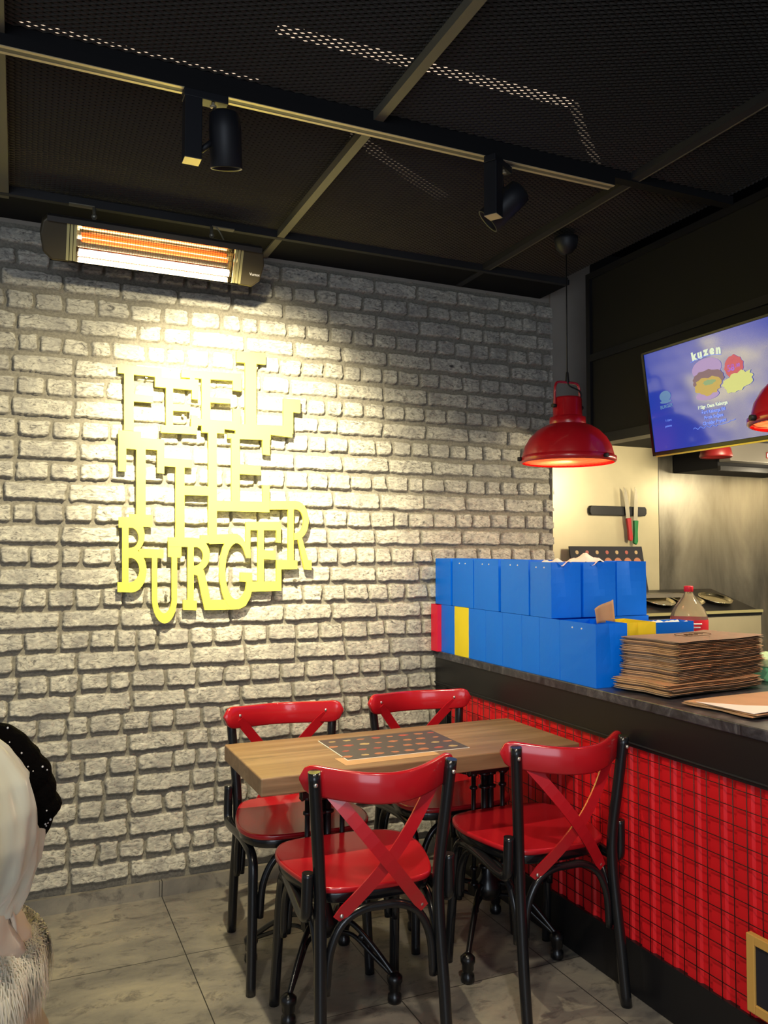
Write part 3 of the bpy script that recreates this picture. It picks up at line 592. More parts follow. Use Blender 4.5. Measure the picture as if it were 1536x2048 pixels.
        q.add(vs, fs); q.build('cross_strap', 'chair_red', root)
    def bolt_at(c, ax):
        q = MB(); q.sphere(c, .0065, 12, (1, .7, 1)); q.build('bolt', 'bolt', root)
    for s in (1, -1):
        bolt_at((s*.176, RY(.176)+.010, .848), 1); bolt_at((s*.213, -.250, .842), 1); bolt_at((s*-.124, -.216, .457), 1)
    return root
chair('red cross-back chair with a black frame, wall side of the table, at its left end', .977, 3.002, 3.077)
chair('red cross-back chair seen from behind, nearest the camera at the front left of the table', 1.004, 2.446, -.061)
chair('red cross-back chair seen from behind beside the red wire-grid counter front', 1.680, 2.478, -.015)
chair('red cross-back chair in the corner between the brick wall and the counter, behind the table', 1.609, 3.045, 3.106)

# ---------------------------------------------------------------- table
tb = thing('dining_table', (1.314, 2.77, 0), 'rectangular wooden table on black cast iron legs with a printed menu on it', 'table')
q = MB(); q.box((-.608, -.248, .732), (.606, .250, .79)); q.build('table_top', 'wood', tb, bevel=.005, seg=3)
def pedestal(cx, yc):
    p = MB()
    for dx, r in ((-.062, .009), (-.014, .014), (.012, .013), (.066, .009)):
        p.tube([(cx+dx, yc, .22), (cx+dx, yc, .66)], r, 10)
        for z in (.24, .30, .60, .65): p.lathe([(r, -.008), (r*1.7, -.004), (r*1.7, .004), (r, .008)], (cx+dx, yc, z), 12)
    p.box((cx-.085, yc-.02, .655), (cx+.085, yc+.02, .675)); p.box((cx-.11, yc-.03, .70), (cx+.11, yc+.03, .732))
    p.box((cx-.05, yc-.018, .675), (cx+.05, yc+.018, .70))
    for dx in (-.08, .08): p.lathe([(.004, -.03), (.012, -.02), (.009, -.005), (.016, .01), (.016, .03)], (cx+dx, yc, .672), 10)
    p.lathe([(.0, .17), (.03, .18), (.05, .21), (.05, .23), (.032, .26), (.02, .30)], (cx, yc, 0), 16)
    p.box((cx-.075, yc-.022, .205), (cx+.075, yc+.022, .24))
    return p
for cx, yc, feet in ((-.325, -.045, ((-.505, .235), (-.500, -.205), (-.137, -.222), (-.145, .225))),
                     (.352, -.01, ((.150, .225), (.150, -.208), (.535, -.195), (.53, .225)))):
    pedestal(cx, yc).build('pedestal', 'cast_iron', tb)
    for fx, fy in feet:
        l = MB(); sx = 1 if fx > cx else -1; sy = 1 if fy > yc else -1
        a = Vector((cx+sx*.04, yc+sy*.015, .235)); b_ = Vector((fx, fy, .085)); d = b_-a
        P = bez([a, a+d*.28+Vector((0, 0, .035)), a+d*.62+Vector((0, 0, .028)), b_-Vector((0, 0, 0))], 7); l.tube(P, .0095, 10)
        a2 = a-Vector((0, 0, .045)); d2 = b_-a2
        P = bez([a2, a2+d2*.3+Vector((0, 0, .030)), a2+d2*.65+Vector((0, 0, .012)), b_-Vector((0, 0, .006))], 7); l.tube(P, .0075, 10)
        l.sphere((a+d*.45+Vector((0, 0, .022))), .014, 10)
        leg_ = l.build('table_leg', 'cast_iron', tb)
        f = MB(); f.lathe([(.0, 0), (.020, 0), (.024, .008), (.023, .026), (.015, .034), (.021, .044), (.021, .060), (.026, .070), (.026, .084), (.012, .098), (0, .10)], (fx, fy, 0), 18)
        f.build('foot', 'cast_iron', leg_)
# printed menu sheet lying on the table
mn = thing('menu_sheet', (1.27, 2.772, .7905), 'glossy menu booklet printed with small food pictures, lying flat on the wooden table', 'menu', -.012)
MB().box((-.236, -.155, 0), (.236, .155, .0016)).build('page', 'white_paper', mn)
MB().box((-.233, -.152, .0016), (.233, .152, .0030)).build('printed_face', 'menu', mn)
rr = random.Random(4)
for i in range(8):
    for j in range(4):
        cx, cy = -.205+i*.058+rr.uniform(-.006, .006), -.115+j*.075
        cx += .020*(j % 2)-.01; k = rr.choice(['food_orange', 'food_orange', 'food_red', 'food_tan']); s_ = rr.uniform(.010, .016)
        q = MB(); P_ = [(cx+s_*1.35*math.cos(a)*rr.uniform(.75, 1.2), cy+s_*.85*math.sin(a)*rr.uniform(.75, 1.2)) for a in [m_*math.pi/7 for m_ in range(14)]]+[]
        q.prism(P_, .0004, lambda p, d: (p[0], p[1], .0030+d))
        q.build('food_picture', k, mn)
        
mn2 = tag(MB().box((-.236, -.05, 0), (.12, .05, .0006)).build('menu_sheet', 'kraft', None), 'edge of a plain brown sheet lying under the printed menu booklet', 'sheet')
mn2.location = (1.24, 2.62, .7902); mn2.rotation_euler = (0, 0, .03)

# ---------------------------------------------------------------- paper bags on the counter
def bag_meshes(w, d, h, seed, m, holes=True, tissue=False):
    """w along y, d along x, open top"""
    rr = random.Random(seed); q = MB(); t = .0016
    nz, ny = 8, 6
    def side(pa, pb, bow, crease=False):
        vs = []; fs = []
        for j in range(nz+1):
            v = j/nz
            for i in range(ny+1):
                u = i/ny; p = Vector(pa)*(1-u)+Vector(pb)*u
                n = Vector((pb[1]-pa[1], -(pb[0]-pa[0]), 0)).normalized()
                b_ = bow*math.sin(math.pi*u)*math.sin(math.pi*min(1, v*.9+.1))
                if crease: b_ -= .016*max(0, v-.35)/.65*(1-abs(2*u-1))
                b_ += rr.uniform(-.0004, .0004)
                vs.append((p.x+n.x*b_, p.y+n.y*b_, h*v))
        fs = [(j*(ny+1)+i, j*(ny+1)+i+1, (j+1)*(ny+1)+i+1, (j+1)*(ny+1)+i) for j in range(nz) for i in range(ny)]
        q.add(vs, fs, False)
    c = [(-d/2, -w/2), (d/2, -w/2), (d/2, w/2), (-d/2, w/2)]
    side(c[0]+(0,), c[1]+(0,), -.001, w > d); side(c[1]+(0,), c[2]+(0,), .001); side(c[2]+(0,), c[3]+(0,), -.001, w > d); side(c[3]+(0,), c[0]+(0,), .0025)
    q.add([(x, y, .002) for x, y in c], [(0, 1, 2, 3)])
    return q
def bag(label, x0, x1, y0, y1, z, h, m, seed=0, rz=0, holes=0, tilt=0, tissue=None, group='paper carrier bags on the counter', face='x', turn=True):
    cx, cy = (x0+x1)/2, (y0+y1)/2
    r = thing('paper_bag', (cx, cy, z), label, 'bag', rz, group); r.rotation_euler.y = tilt
    q = bag_meshes(y1-y0, x1-x0, h, seed, m); q.build('bag_body', m, r, solid=.0014)
    if holes:
        for dy in (-.035, .035):
            hq = MB(); hq.tube([(-(x1-x0)/2-.0036, dy*.8, h-.022), (-(x1-x0)/2-.001, dy*.8, h-.022)], .0032, 10); hq.build('punched_hole', 'white_paper', r)
    if tissue:
        rr = random.Random(seed+50); w, d = (y1-y0)/2*.93, (x1-x0)/2*.93; tz = tissue
        q = MB(); q.grid(lambda u, v: ((2*u-1)*d, (2*v-1)*w, h-.010+tz*math.exp(-((u-.5)**2+(v-.5)**2)*7)+.010*math.sin(u*13+seed)*math.cos(v*11)), 14, 14)
        q.build('tissue_paper', 'white_paper', r)
    return r
ys = [3.712, 3.643, 3.508, 3.371, 3.218, 3.076, 2.926, 2.80, 2.662, 2.442]
names = ['red paper bag at the wall end of the lower row on the counter', 'narrow blue paper bag between the red bag and the yellow bag, lower row',
         'yellow paper bag between two blue bags in the lower row by the wall', 'blue paper bag just right of the yellow bag in the lower row',
         'second blue paper bag right of the yellow one, lower row on the counter', 'third blue paper bag right of the yellow one, lower row on the counter',
         'fourth blue paper bag right of the yellow one, lower row on the counter', 'fifth blue paper bag right of the yellow one, lower row on the counter',
         'big blue paper bag at the near end of the lower row, touching the kraft stack']
ms = ['red_paper', 'blue', 'yellow_paper'] + ['blue']*6
for i in range(9):
    xo = -.022 if i == 0 else 0
    x1 = 2.155 if i < 8 else 2.079
    bag(names[i], 1.936+xo, x1+xo, ys[i+1]+.001, ys[i]-.001, 1.0005, .232, ms[i], i, holes=(i == 8))
up = [(3.548, 3.706, 'blue paper bag at the wall end of the upper row, against the bricks'), (3.330, 3.528, 'second blue bag from the wall in the upper row'),
      (3.110, 3.322, 'third blue bag from the wall in the upper row'), (2.876, 3.090, 'fourth blue bag from the wall in the upper row')]
for i, (a, b2, n_) in enumerate(up):
    bag(n_, 1.937, 2.10, a, b2, 1.234, .228, 'blue', 20+i, holes=(i > 0))
bag('blue paper bag at the corner of the upper row, showing two sides', 1.936, 2.078, 2.716, 2.862, 1.234, .222, 'blue', 31, tissue=.018, holes=True)
bag('blue paper bag in the middle of the three facing the room, tissue poking out', 2.092, 2.254, 2.716, 2.90, 1.234, .222, 'blue', 32, tissue=.040)
bag('blue paper bag at the right end of the upper row, facing the room', 2.262, 2.415, 2.716, 2.90, 1.234, .224, 'blue', 33, tissue=.0)
bag('yellow paper bag standing right behind the large blue bag', 2.100, 2.250, 2.480, 2.66, 1.0005, .228, 'yellow_paper', 41)
bag('open blue paper bag behind the kraft stack with white paper inside', 2.330, 2.560, 2.60, 2.70, 1.0005, .212, 'blue', 42, tissue=.004)
bag('blue paper bag under the upper row, behind the yellow bag', 2.17, 2.42, 2.71, 2.88, 1.0005, .232, 'blue', 43)
fl = MB(); fl.grid(lambda u, v: (-.045+.09*u, .006*math.sin(u*5)+.014*v, .0+.085*v*(1-.35*(1-u))), 8, 6)
o = tag(fl.build('paper_flap', 'kraft', None, solid=.001), 'curled piece of brown kraft paper poking up behind the big near blue bag', 'paper'); o.location = (2.075, 2.56, 1.225); o.rotation_euler = (.1, -.05, .1)

# kraft bags stacked flat
rr = random.Random(12)
def flat_bag(seed, L_=.50, W_=.25, th=.0042, wav=.004):
    r2 = random.Random(seed); q = MB(); nu, nv = 16, 8; ph = 1.2+r2.uniform(-.1, .1); ph2 = 2.0; no = .5+r2.uniform(-.03, .03)
    def top(u, v, s):
        x = (u-.5)*L_; y = (v-.5)*W_
        if v == 0: y += r2.uniform(-.002, .002)
        if u == 0: x += .012*math.exp(-((v-.5)/.22)**2)*6*.22     # gusset notch at the folded end
        z = wav*math.sin(u*5+ph)*(.4+.6*u)+wav*.5*math.sin(v*4+ph2)*u
        e = 1-.7*(1 if v in (0, 1) else 0)
        return (x, y, z+s*th/2*e)
    vs = [top(i/nu, j/nv, s) for s in (1, -1) for j in range(nv+1) for i in range(nu+1)]
    n = (nu+1)*(nv+1); fs = []
    for s in (0, 1):
        for j in range(nv):
            for i in range(nu):
                a = s*n+j*(nu+1)+i; fs.append((a, a+1, a+nu+2, a+nu+1))
    for i in range(nu): fs.append((i, i+1, n+i+1, n+i)); a = nv*(nu+1)+i; fs.append((a, a+1, n+a+1, n+a))
    for j in range(nv): a = j*(nu+1); fs.append((a, a+nu+1, n+a+nu+1, n+a)); a += nu; fs.append((a, a+nu+1, n+a+nu+1, n+a))
    return q.add(vs, fs, False)
base = []
for s_ in range(5):
    base.append(flat_bag(100+s_).build('kraft_bag', 'kraft' if s_ % 3 else 'kraft_grey', None))
for b_ in base: pass
z = 1.0075; N = 32; SX, SY, SR = 2.294, 2.337, R_(10)
for k in range(N):
    if k < 5: o = base[k]
    else: o = base[rr.randrange(5)].copy(); col.objects.link(o)
    if k < 7: dx, dy, dr = -.05+rr.uniform(-.01, .01), -.028+rr.uniform(-.006, .006), rr.uniform(-.02, .02)-.05
    else: dx, dy, dr = rr.uniform(-.008, .008), rr.uniform(-.005, .005), rr.uniform(-.014, .014)
    o.location = (SX+dx, SY+dy, z+.0025); o.rotation_euler = (rr.uniform(-.002, .002), rr.uniform(-.002, .002), SR+dr); z += .0057
    lab = 'flat brown kraft paper bag inside the tall stack on the counter'
    if k == 0: lab = 'lowest flat kraft paper bag of the tall stack, lying on the counter'
    if k == N-1: lab = 'topmost kraft paper bag of the tall stack, printed with a faint oval stamp'; topb = o
    tag(o, lab, 'paper bag', 'flat kraft bags in the tall stack')
ztop = z-.0057+.0025
# printed stamp on top bag
tm = T(-.02, 0, .0068)
q = MB(); P = [(.085*math.cos(a), .05*math.sin(a), .0070) for a in [i*math.pi/24 for i in range(48)]]; q.tube(P, .0012, 6, closed=True)
for sx in (-.03, 0, .03): q.tube([(sx-.02, -.012, .0070), (sx, .016, .0070), (sx+.016, -.010, .0070)], .0016, 6)
st = q.build('printed_stamp', 'ink', topb)
# loose kraft bags at the near right
for k, (x, y, r_, zz, lab) in enumerate(((2.30, 1.955, .06, 1.007, 'lower of the two loose kraft bags lying at the right edge of the counter'),
                                        (2.305, 1.960, .10, 1.0135, 'upper loose kraft bag with a folded corner at the right edge of the counter'))):
    o = flat_bag(200+k, .62, .27, .005, .003).build('kraft_bag', 'kraft', None); o.location = (x, y, zz); o.rotation_euler = (0, 0, r_)
    tag(o, lab, 'paper bag', 'loose kraft bags at the counter edge')
    if k == 1:
        f = MB(); f.add([(-.304, .09, .006), (-.312, -.125, .005), (-.130, -.150, .014), (-.250, -.05, .012)], [(0, 1, 2, 3)])
        f.build('folded_corner', 'white_paper', o, solid=.0012)
# mint coloured plastic box at the far right
mb_ = thing('food_box', (2.735, 2.33, 1.0), 'mint green plastic food box with a pale lid at the right edge of the counter', 'box', .2)
MB().box((-.10, -.16, 0), (.13, .14, .055)).build('box_body', 'mint', mb_, bevel=.006); MB().box((-.105, -.165, .055), (.135, .145, .088)).build('lid', 'mint2', mb_, bevel=.006)
# bottle
bt = thing('soda_bottle', (2.745, 2.815, 1.0), 'large clear plastic bottle with red cap and red label behind the kraft bag stack', 'bottle')
q = MB(); q.lathe([(0, .004), (.068, .0), (.078, .015), (.078, .16), (.080, .19), (.078, .215), (.066, .245), (.045, .275), (.026, .300), (.018, .315), (.017, .328), (0, .328)], (0, 0, 0), 36); q.build('bottle_body', 'pet', bt)
MB().lathe([(.0805, .125), (.0815, .13), (.0815, .195), (.0805, .20)], (0, 0, 0), 36).build('label', 'pet_label', bt)
q = MB()
for a0, zz, ln in ((-.2, .183, .9), (-.1, .168, .7), (-.2, .150, .5)):
    A = [math.radians(225)+a0+ln*i/10 for i in range(11)]; q.tube([(.0822*math.cos(a), .0822*math.sin(a), zz) for a in A], .0035, 6)
q.build('label_writing', 'white_paper', bt)
MB().lathe([(0, .346), (.019, .346), (.020, .342), (.020, .322), (.0175, .320)], (0, 0, 0), 24).build('cap', 'pet_label', bt)

# ---------------------------------------------------------------- kitchen
ku = thing('topping_unit', (3.24, 3.52, 0), 'cream refrigerated topping unit with a sloping black top and round steel pans', 'kitchen unit')
def kb(q, x0, y0, z0, x1, y1, z1): q.box((x0-3.24, y0-3.52, z0), (x1-3.24, y1-3.52, z1)); return q
kb(MB(), 2.87, 3.34, 0, 3.785, 3.70, 1.150).build('cabinet_body', 'cream_panel', ku, bevel=.004)
sl = math.atan2(.10, .34)
q = MB(); q.add([(2.87-3.24, 3.335-3.52, 1.150), (3.785-3.24, 3.335-3.52, 1.150), (3.785-3.24, 3.70-3.52, 1.150), (2.87-3.24, 3.70-3.52, 1.150),
                 (2.87-3.24, 3.335-3.52, 1.168), (3.785-3.24, 3.335-3.52, 1.168), (3.785-3.24, 3.70-3.52, 1.278), (2.87-3.24, 3.70-3.52, 1.278)],
                [(0,3,2,1),(4,5,6,7),(0,1,5,4),(1,2,6,5),(2,3,7,6),(3,0,4,7)])
q.build('sloping_top', 'black_panel', ku)
kb(MB(), 2.87, 3.322, 1.166, 3.78, 3.338, 1.180).build('front_rail', 'reflector_rib', ku)
n_ = Vector((0, -math.sin(sl), math.cos(sl))).normalized()
for k, x in enumerate((2.98, 3.19, 3.40, 3.61)):
    q = MB(); c = Vector((x-3.24, 3.50-3.52, 1.222+.008))
    q.lathe([(.092, .006), (.096, .010), (.088, .010), (.082, .0), (.070, -.001), (0, -.001)], c, 32, axis=n_)
    q.build('steel_pan', 'reflector', ku)
# leaning menu board
mb2 = thing('menu_board', (2.99, 3.62, 1.27), 'black menu board with small food photos leaning on the kitchen wall below the knives', 'menu board')
tl = R_(-12)
q = MB().box((-.255, -.004, 0), (.245, .004, .262)); o = q.build('board', 'chalk', mb2); o.rotation_euler = (tl, 0, 0)
for i in range(7):
    cx = -.21+i*.068
    q = MB(); q.tube([(cx, -.0045, .172), (cx, -.0052, .172)], .026, 16); pic = q.build('burger_picture', 'food_orange', o)
    q = MB(); q.tube([(cx, -.0045, .228), (cx, -.0052, .228)], .011, 10); q.build('food_picture', ('food_tan', 'food_red')[i % 2], o)
struct(MB().box((2.66, 3.52, 1.245), (3.4, 3.714, 1.265)).build('trim_9', 'grey_box'))
# knives
kr = tag(MB().prism([(-.2, -.012), (-.19, -.026), (.19, -.026), (.2, -.012), (.2, .012), (.19, .026), (-.19, .026), (-.2, .012)], .018, lambda p, d: (p[0], d-.018, p[1])).build('knife_rack', 'black_panel', None, bevel=.002), 'black magnetic knife strip screwed to the cream kitchen wall', 'knife rack')
kr.location = (3.098, 3.714, 1.728)
def knife(x, z, m, lab, ang, blade, hl):
    k = thing('kitchen_knife', (x, 3.686, z), lab, 'knife', 0, 'knives on the magnetic strip'); k.rotation_euler = (0, ang, 0)
    MB().prism([(-.014, 0), (.014, 0), (.015, blade*.5), (.010, blade*.85), (-.008, blade), (-.013, blade*.6)], .0025, lambda p, d: (p[0], d, p[1])).build('blade', 'knife', k)
    MB().prism([(-.013, -hl), (.006, -hl-.008), (.015, -hl+.012), (.012, -hl*.5), (.016, 0), (-.014, 0), (-.011, -hl*.5)], .018, lambda p, d: (p[0], d-.008, p[1])).build('handle', m, k, bevel=.004)
knife(3.155, 1.688, 'knife_red', 'kitchen knife with a red handle, left one on the magnetic strip', -.12, .178, .125)
knife(3.208, 1.675, 'knife_green', 'kitchen knife with a green handle, right one on the magnetic strip', .03, .190, .130)
# hood
hd = thing('extractor_hood', (4.0, 3.5, 2.1), 'black extractor hood under the kitchen ceiling, right of the steel wall', 'hood')
MB().box((-.49, -.13, -.142), (.235, .20, .0)).build('hood_body', 'black_matte', hd); MB().box((-.49, -.15, -.155), (.235, -.13, -.13)).build('hood_lip', 'black_panel', hd)
gb = thing('control_box', (3.70, 3.30, 2.06), 'grey metal box with a red and white sticker hanging below the television', 'box')
MB().box((-.20, -.03, -.07), (.24, .05, .04)).build('box_body', 'grey_box', gb, bevel=.003)
MB().box((.065, -.0325, -.045), (.18, -.0302, -.012)).build('sticker', 'can_red', gb)
q = MB().box((.070, -.0335, -.040), (.115, -.0327, -.018)); q.build('sticker_patch', 'white_paper', gb)
rc = thing('heat_lamp', (3.375, 3.28, 2.05), 'dark red rounded lamp shade behind the lower edge of the television', 'lamp')
MB().lathe([(.0, .05), (.05, .05), (.075, .01), (.085, -.03), (.08, -.038), (.07, -.03), (.0, .03)], (.03, 0, -.01), 28).build('shade', 'can_red', rc)

# ---------------------------------------------------------------- television
X_ = Vector((0, -1, 0)); Z_ = Vector((-.059, 0, .435)).normalized(); Y_ = Z_.cross(X_)
tv = thing('television', (2.43, 2.325, 2.1215), 'wall television tilted downwards showing a burger menu on a blue screen', 'television')
tm = Matrix((X_, Y_, Z_)).transposed().to_4x4(); tm.translation = (2.43, 2.325, 2.1215); tv.matrix_world = tm
w, h = .384, .220
q = MB(); q.box((-w, -.0, -h), (w, .035, h)); q.build('housing', 'tv_frame', tv, bevel=.004)
q = MB(); q.box((-w, -.006, -h), (-w+.014, 0, h)); q.box((w-.014, -.006, -h), (w, 0, h)); q.box((-w, -.006, h-.011), (w, 0, h)); q.box((-w, -.006, -h), (w, 0, -h+.016))
q.build('bezel', 'tv_frame', tv, bevel=.0015)
MB().box((-w+.02, -.008, -h-.006), (w, .018, -h)).build('edge_strip', 'tv_edge', tv)
MB().box((-w+.013, -.002, -h+.015), (w-.013, -.0002, h-.010)).build('screen', 'screen', tv)
def tvt(name, body, x, z, size, m, rot=0, bold=0, fw=1.0, al='CENTER'):
    return text_mesh(name, body, size, m, tv, T(x, -.0032, z) @ Matrix.Rotation(-rot, 4, 'Y') @ FACE_MY, .0003, al, 0, bold, fw)
for i, (ch, dz) in enumerate(zip('KUZEN', (-.003, 0, .003, .002, -.002))):
    tvt('screen_text', ch.lower() if ch not in 'Z' else ch.lower(), -.098+i*.031, .146+dz, .044, 'e_white', (.12, .05, 0, -.04, -.08)[i], .0028)
def disc(name, x, z, rx, rz_, m, y=-.0030, n=28, jag=0, seed=1, rot=0):
    r2 = random.Random(seed); P = []
    for k in range(n):
        a = 2*math.pi*k/n; j = 1+r2.uniform(-jag, jag); px, pz = rx*math.cos(a)*j, rz_*math.sin(a)*j
        P.append((x+px*math.cos(rot)-pz*math.sin(rot), z+px*math.sin(rot)+pz*math.cos(rot)))
    MB().prism(P, .0004, lambda p, d: (p[0], y-d, p[1])).build(name, m, tv)
disc('burger_picture', -.042, .086, .074, .040, 'e_bun'); disc('burger_picture', -.040, .045, .078, .036, 'e_meat', -.0034, 30, .08, 3)
disc('burger_picture', -.045, .018, .068, .034, 'e_cheese', -.0038, 26, .14, 5); disc('burger_picture', -.035, .032, .030, .010, 'e_green', -.0042, 18, .2, 6)
disc('burger_picture', -.052, -.016, .058, .018, 'e_bun', -.0036)
disc('price_badge', .088, .066, .044, .044, 'e_red', -.0031, 26, .07, 8); tvt('price_text', '58', .074, .064, .034, 'e_price', 0, .001); tvt('price_text', '.00', .106, .068, .018, 'e_price', 0, .0006)
disc('fries_picture', .100, .010, .074, .034, 'e_fries', -.0042, 30, .16, 9, .15)
for k, (s_, m_) in enumerate((('160gr. Dana Kaburga', 'e_white'), ('Özel Kaburga Eti', 'e_blue'), ('Frenk Soğanı', 'e_blue'), ('Cheddar Peyniri', 'e_blue'))):
    tvt('screen_text', s_, -.034, -.058-.0215*k, .0175, m_, 0, .0007)
q = MB(); q.tube([(-.142+.21*i/40, -.0036, -.136+.004*math.sin(i*1.1)*(1 if i < 24 else .3)+(.010 if i > 30 else 0)*(i-30)/10) for i in range(41)], .0011, 6); q.build('squiggle', 'e_blue', tv)
q = MB(); q.tube([(-.118+.155*i/20, -.0036, .124+.010*math.sin(math.pi*i/20)) for i in range(21)], .001, 6); q.build('underline', 'e_blue', tv)
disc('burger_icon', -.275, .018, .032, .022, 'e_dim'); disc('burger_icon', -.275, -.004, .032, .007, 'e_dim')
tvt('screen_text', 'BURGER', -.274, -.024, .019, 'e_dim', .05, .0004); tvt('screen_text', '1 Litre', -.272, -.082, .013, 'e_blue', 0); tvt('screen_text', 'patates', -.275, -.105, .013, 'e_blue', 0)
br = MB(); br.box((-.05, .035, -.05), (.05, .14, .05)); br.build('wall_bracket', 'black_matte', tv)

# ---------------------------------------------------------------- pendant lamps
def pendant(label, x, y):
    r = thing('pendant_lamp', (x, y, 1.885), label, 'lamp', 0, 'red pendant lamps over the counter')
    # z local: rim at 0
    prof = [(.201, 0), (.206, .004), (.206, .022), (.197, .026), (.196, .030), (.186, .070), (.165, .107), (.135, .138), (.105, .157), (.082, .166)]
    q = MB(); q.lathe(prof, (0, 0, 0), 56); inner = [(a-.004, b-.002) for a, b in prof[::-1]]; q.lathe([(.082, .166), (.078, .162)]+inner[1:]+[(.197, .0), (.201, 0)], (0, 0, 0), 56)
    q.build('lamp_shade', 'lamp_red', r)
    MB().lathe([(a-.006, b-.003) for a, b in prof[3:]][::-1]+[(.192, .012)], (0, 0, 0), 48).build('shade_lining', 'lamp_in', r)
    q = MB(); q.lathe([(.076, .160), (.078, .166), (.078, .196), (.066, .200), (.063, .204), (.062, .275), (.058, .284), (0, .286)], (0, 0, 0), 36); q.build('lamp_neck', 'lamp_red', r)
    q = MB(); q.tube(bez([(-.066, 0, .235), (-.066, 0, .30), (-.062, 0, .335), (-.048, 0, .350), (0, 0, .352), (.048, 0, .350), (.062, 0, .335), (.066, 0, .30), (.066, 0, .235)], 5), .0055, 10, flat=(0, 1, 0)); br_ = q.build('bracket', 'lamp_red', r)
    q = MB()
    for s in (1, -1): q = MB(); q.tube([(s*.060, 0, .245), (s*.080, 0, .245)], .009, 12); q.build('screw_knob', 'cord', r)
    for an in (R_(-80), R_(160), R_(40)):
        q = MB(); q.tube([(.205*math.cos(an), .205*math.sin(an), .013), (.222*math.cos(an), .222*math.sin(an), .013)], .009, 12); q.build('screw_knob', 'cord', r)
    q = MB(); H_ = 2.88-1.885; q.tube([(0, 0, .352), (0, 0, H_-.02)], .0028, 8); q.lathe([(.008, .35), (.009, .36), (.006, .395), (.003, .40)], (0, 0, 0), 12)
    q.tube(bez([(0, 0, .352), (.006, -.01, .335), (.035, -.012, .325), (.06, -.01, .315), (.068, -.008, .295), (.055, 0, .284), (.03, 0, .288)], 6), .0035, 8)
    q.build('cord', 'cord', r)
    MB().lathe([(0, H_-.075), (.025, H_-.068), (.045, H_-.045), (.052, H_-.015), (.052, H_), (0, H_)], (0, 0, 0), 28).build('ceiling_rose', 'spot_black', r)
    MB().sphere((0, 0, .075), .042, 18).build('bulb', 'bulb', r)
    q = MB()
    for k in range(-9, 10):
        yy_ = k*.02; hh = math.sqrt(max(.0001, .195**2-yy_**2)); q.tube([(-hh, yy_, .006), (hh, yy_, .006)], .0011, 5)
    q.build('wire_guard', 'lamp_in', r)
    d = bpy.data.lights.new('pendant_light', 'POINT'); d.energy = 3.2; d.color = (1, .50, .28); d.shadow_soft_size = .045
    o = bpy.data.objects.new('pendant_light', d); col.objects.link(o); o.location = (x, y, 1.885+.03)
pendant('red metal pendant lamp hanging on a black cord in front of the wall corner', 2.18, 2.93)
pendant('red metal pendant lamp cut by the right edge, in front of the television', 2.19, 1.70)

# ---------------------------------------------------------------- infrared heater
ht = thing('patio_heater', (.495, 3.42, 2.715), 'wall-mounted infrared heater with glowing orange tube above the yellow lettering', 'heater')
ht.rotation_euler = (R_(26), 0, 0)
# local: front is -y ; z up ; width x
def rounded_box(q, x0, x1, prof):
    n = len(prof); q.add([(x0, a, b) for a, b in prof]+[(x1, a, b) for a, b in prof], [tuple(range(n)), tuple(range(2*n-1, n-1, -1))]+[(i, (i+1) % n, n+(i+1) % n, n+i) for i in range(n)])
W2 = .345
body = [(-.035, -.075), (.035, -.070), (.065, -.035), (.070, .03), (.050, .075), (.0, .098), (-.045, .098), (-.055, .085), (-.050, .074), (.02, .066), (.02, -.066)]
q = MB(); rounded_box(q, -.405, .405, body); q.build('housing', 'heat_top', ht)
q = MB(); rounded_box(q, -.42, .42, [(-.062, .074), (-.050, .074), (-.045, .100), (-.062, .094)]); q.build('front_visor', 'heat_top', ht)
for s in (1, -1):
    q = MB(); P = []
    pts = [(s*.335, -.072), (s*.400, -.074), (s*.432, -.045), (s*.444, .02), (s*.436, .07), (s*.415, .092), (s*.335, .088)]
    q.prism(pts, .095, lambda p, d: (p[0], -.040+d, p[1])); q.build('end_cap', 'heat_body', ht, bevel=.008, seg=3)
for s in (1, -1):
    q = MB()
    for k in range(3):
        x0 = s*(.312+k*.013); q.box((min(x0, x0+s*.010), -.042, -.066), (max(x0, x0+s*.010), -.030, .072))
    q.build('reflector_end', 'reflector_rib', ht)
q = MB(); ref = [(-.036, .070), (-.005, .050), (.012, .015), (.012, -.015), (-.003, -.048), (-.036, -.068)]
q.add([(-.315, a, b) for a, b in ref]+[(.315, a, b) for a, b in ref], [(i, i+1, 6+i+1, 6+i) for i in range(5)]); q.build('reflector', 'reflector', ht)
MB().tube([(-.29, -.008, .016), (.29, -.008, .016)], .0085, 12).build('heating_tube', 'glow', ht)
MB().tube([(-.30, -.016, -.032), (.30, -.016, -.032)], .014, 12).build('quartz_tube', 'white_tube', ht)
MB().tube([(-.30, -.006, .052), (.30, -.006, .052)], .006, 12).build('tube_clip_rail', 'reflector_rib', ht)
q = MB()
for k in range(61): x = -.30+.6*k/60; q.tube([(x, -.040, -.066), (x, -.040, .070)], .0008, 5)
for k in range(7): zz = -.06+.02*k; q.tube([(-.31, -.040, zz), (.31, -.040, zz)], .0008, 5)
q.build('grille', 'grille', ht)
text_mesh('nameplate', 'Vumax', .016, 'white_paper', ht, T(.405, -.0415, -.020) @ FACE_MY, .0003, 'CENTER', 0, .0003)
q = MB(); q.tube(bez([(.30, .05, .06), (.26, .05, .12), (.24, .06, .14)], 6), .003, 8); q.build('power_cable', 'galv', ht)
for x, s in ((-.245, -1), (.225, 1)):
    q = MB(); inv = Matrix.Rotation(R_(-26), 3, 'X')
    def L(p): return inv @ Vector(p)
    vs0 = MB()
    vs0.tube([L((x, 0, .095)), L((x, 0, .150))], .007, 8); vs0.sphere(L((x, -.004, .115)), .012, 10)
    q2 = MB(); q2.box((min(x, x+s*.095), -.014, .150), (max(x, x+s*.095), .014, .154))
    vs0.add([L(v) for v in q2.v], q2.f); vs0.build('bracket', 'galv', ht)

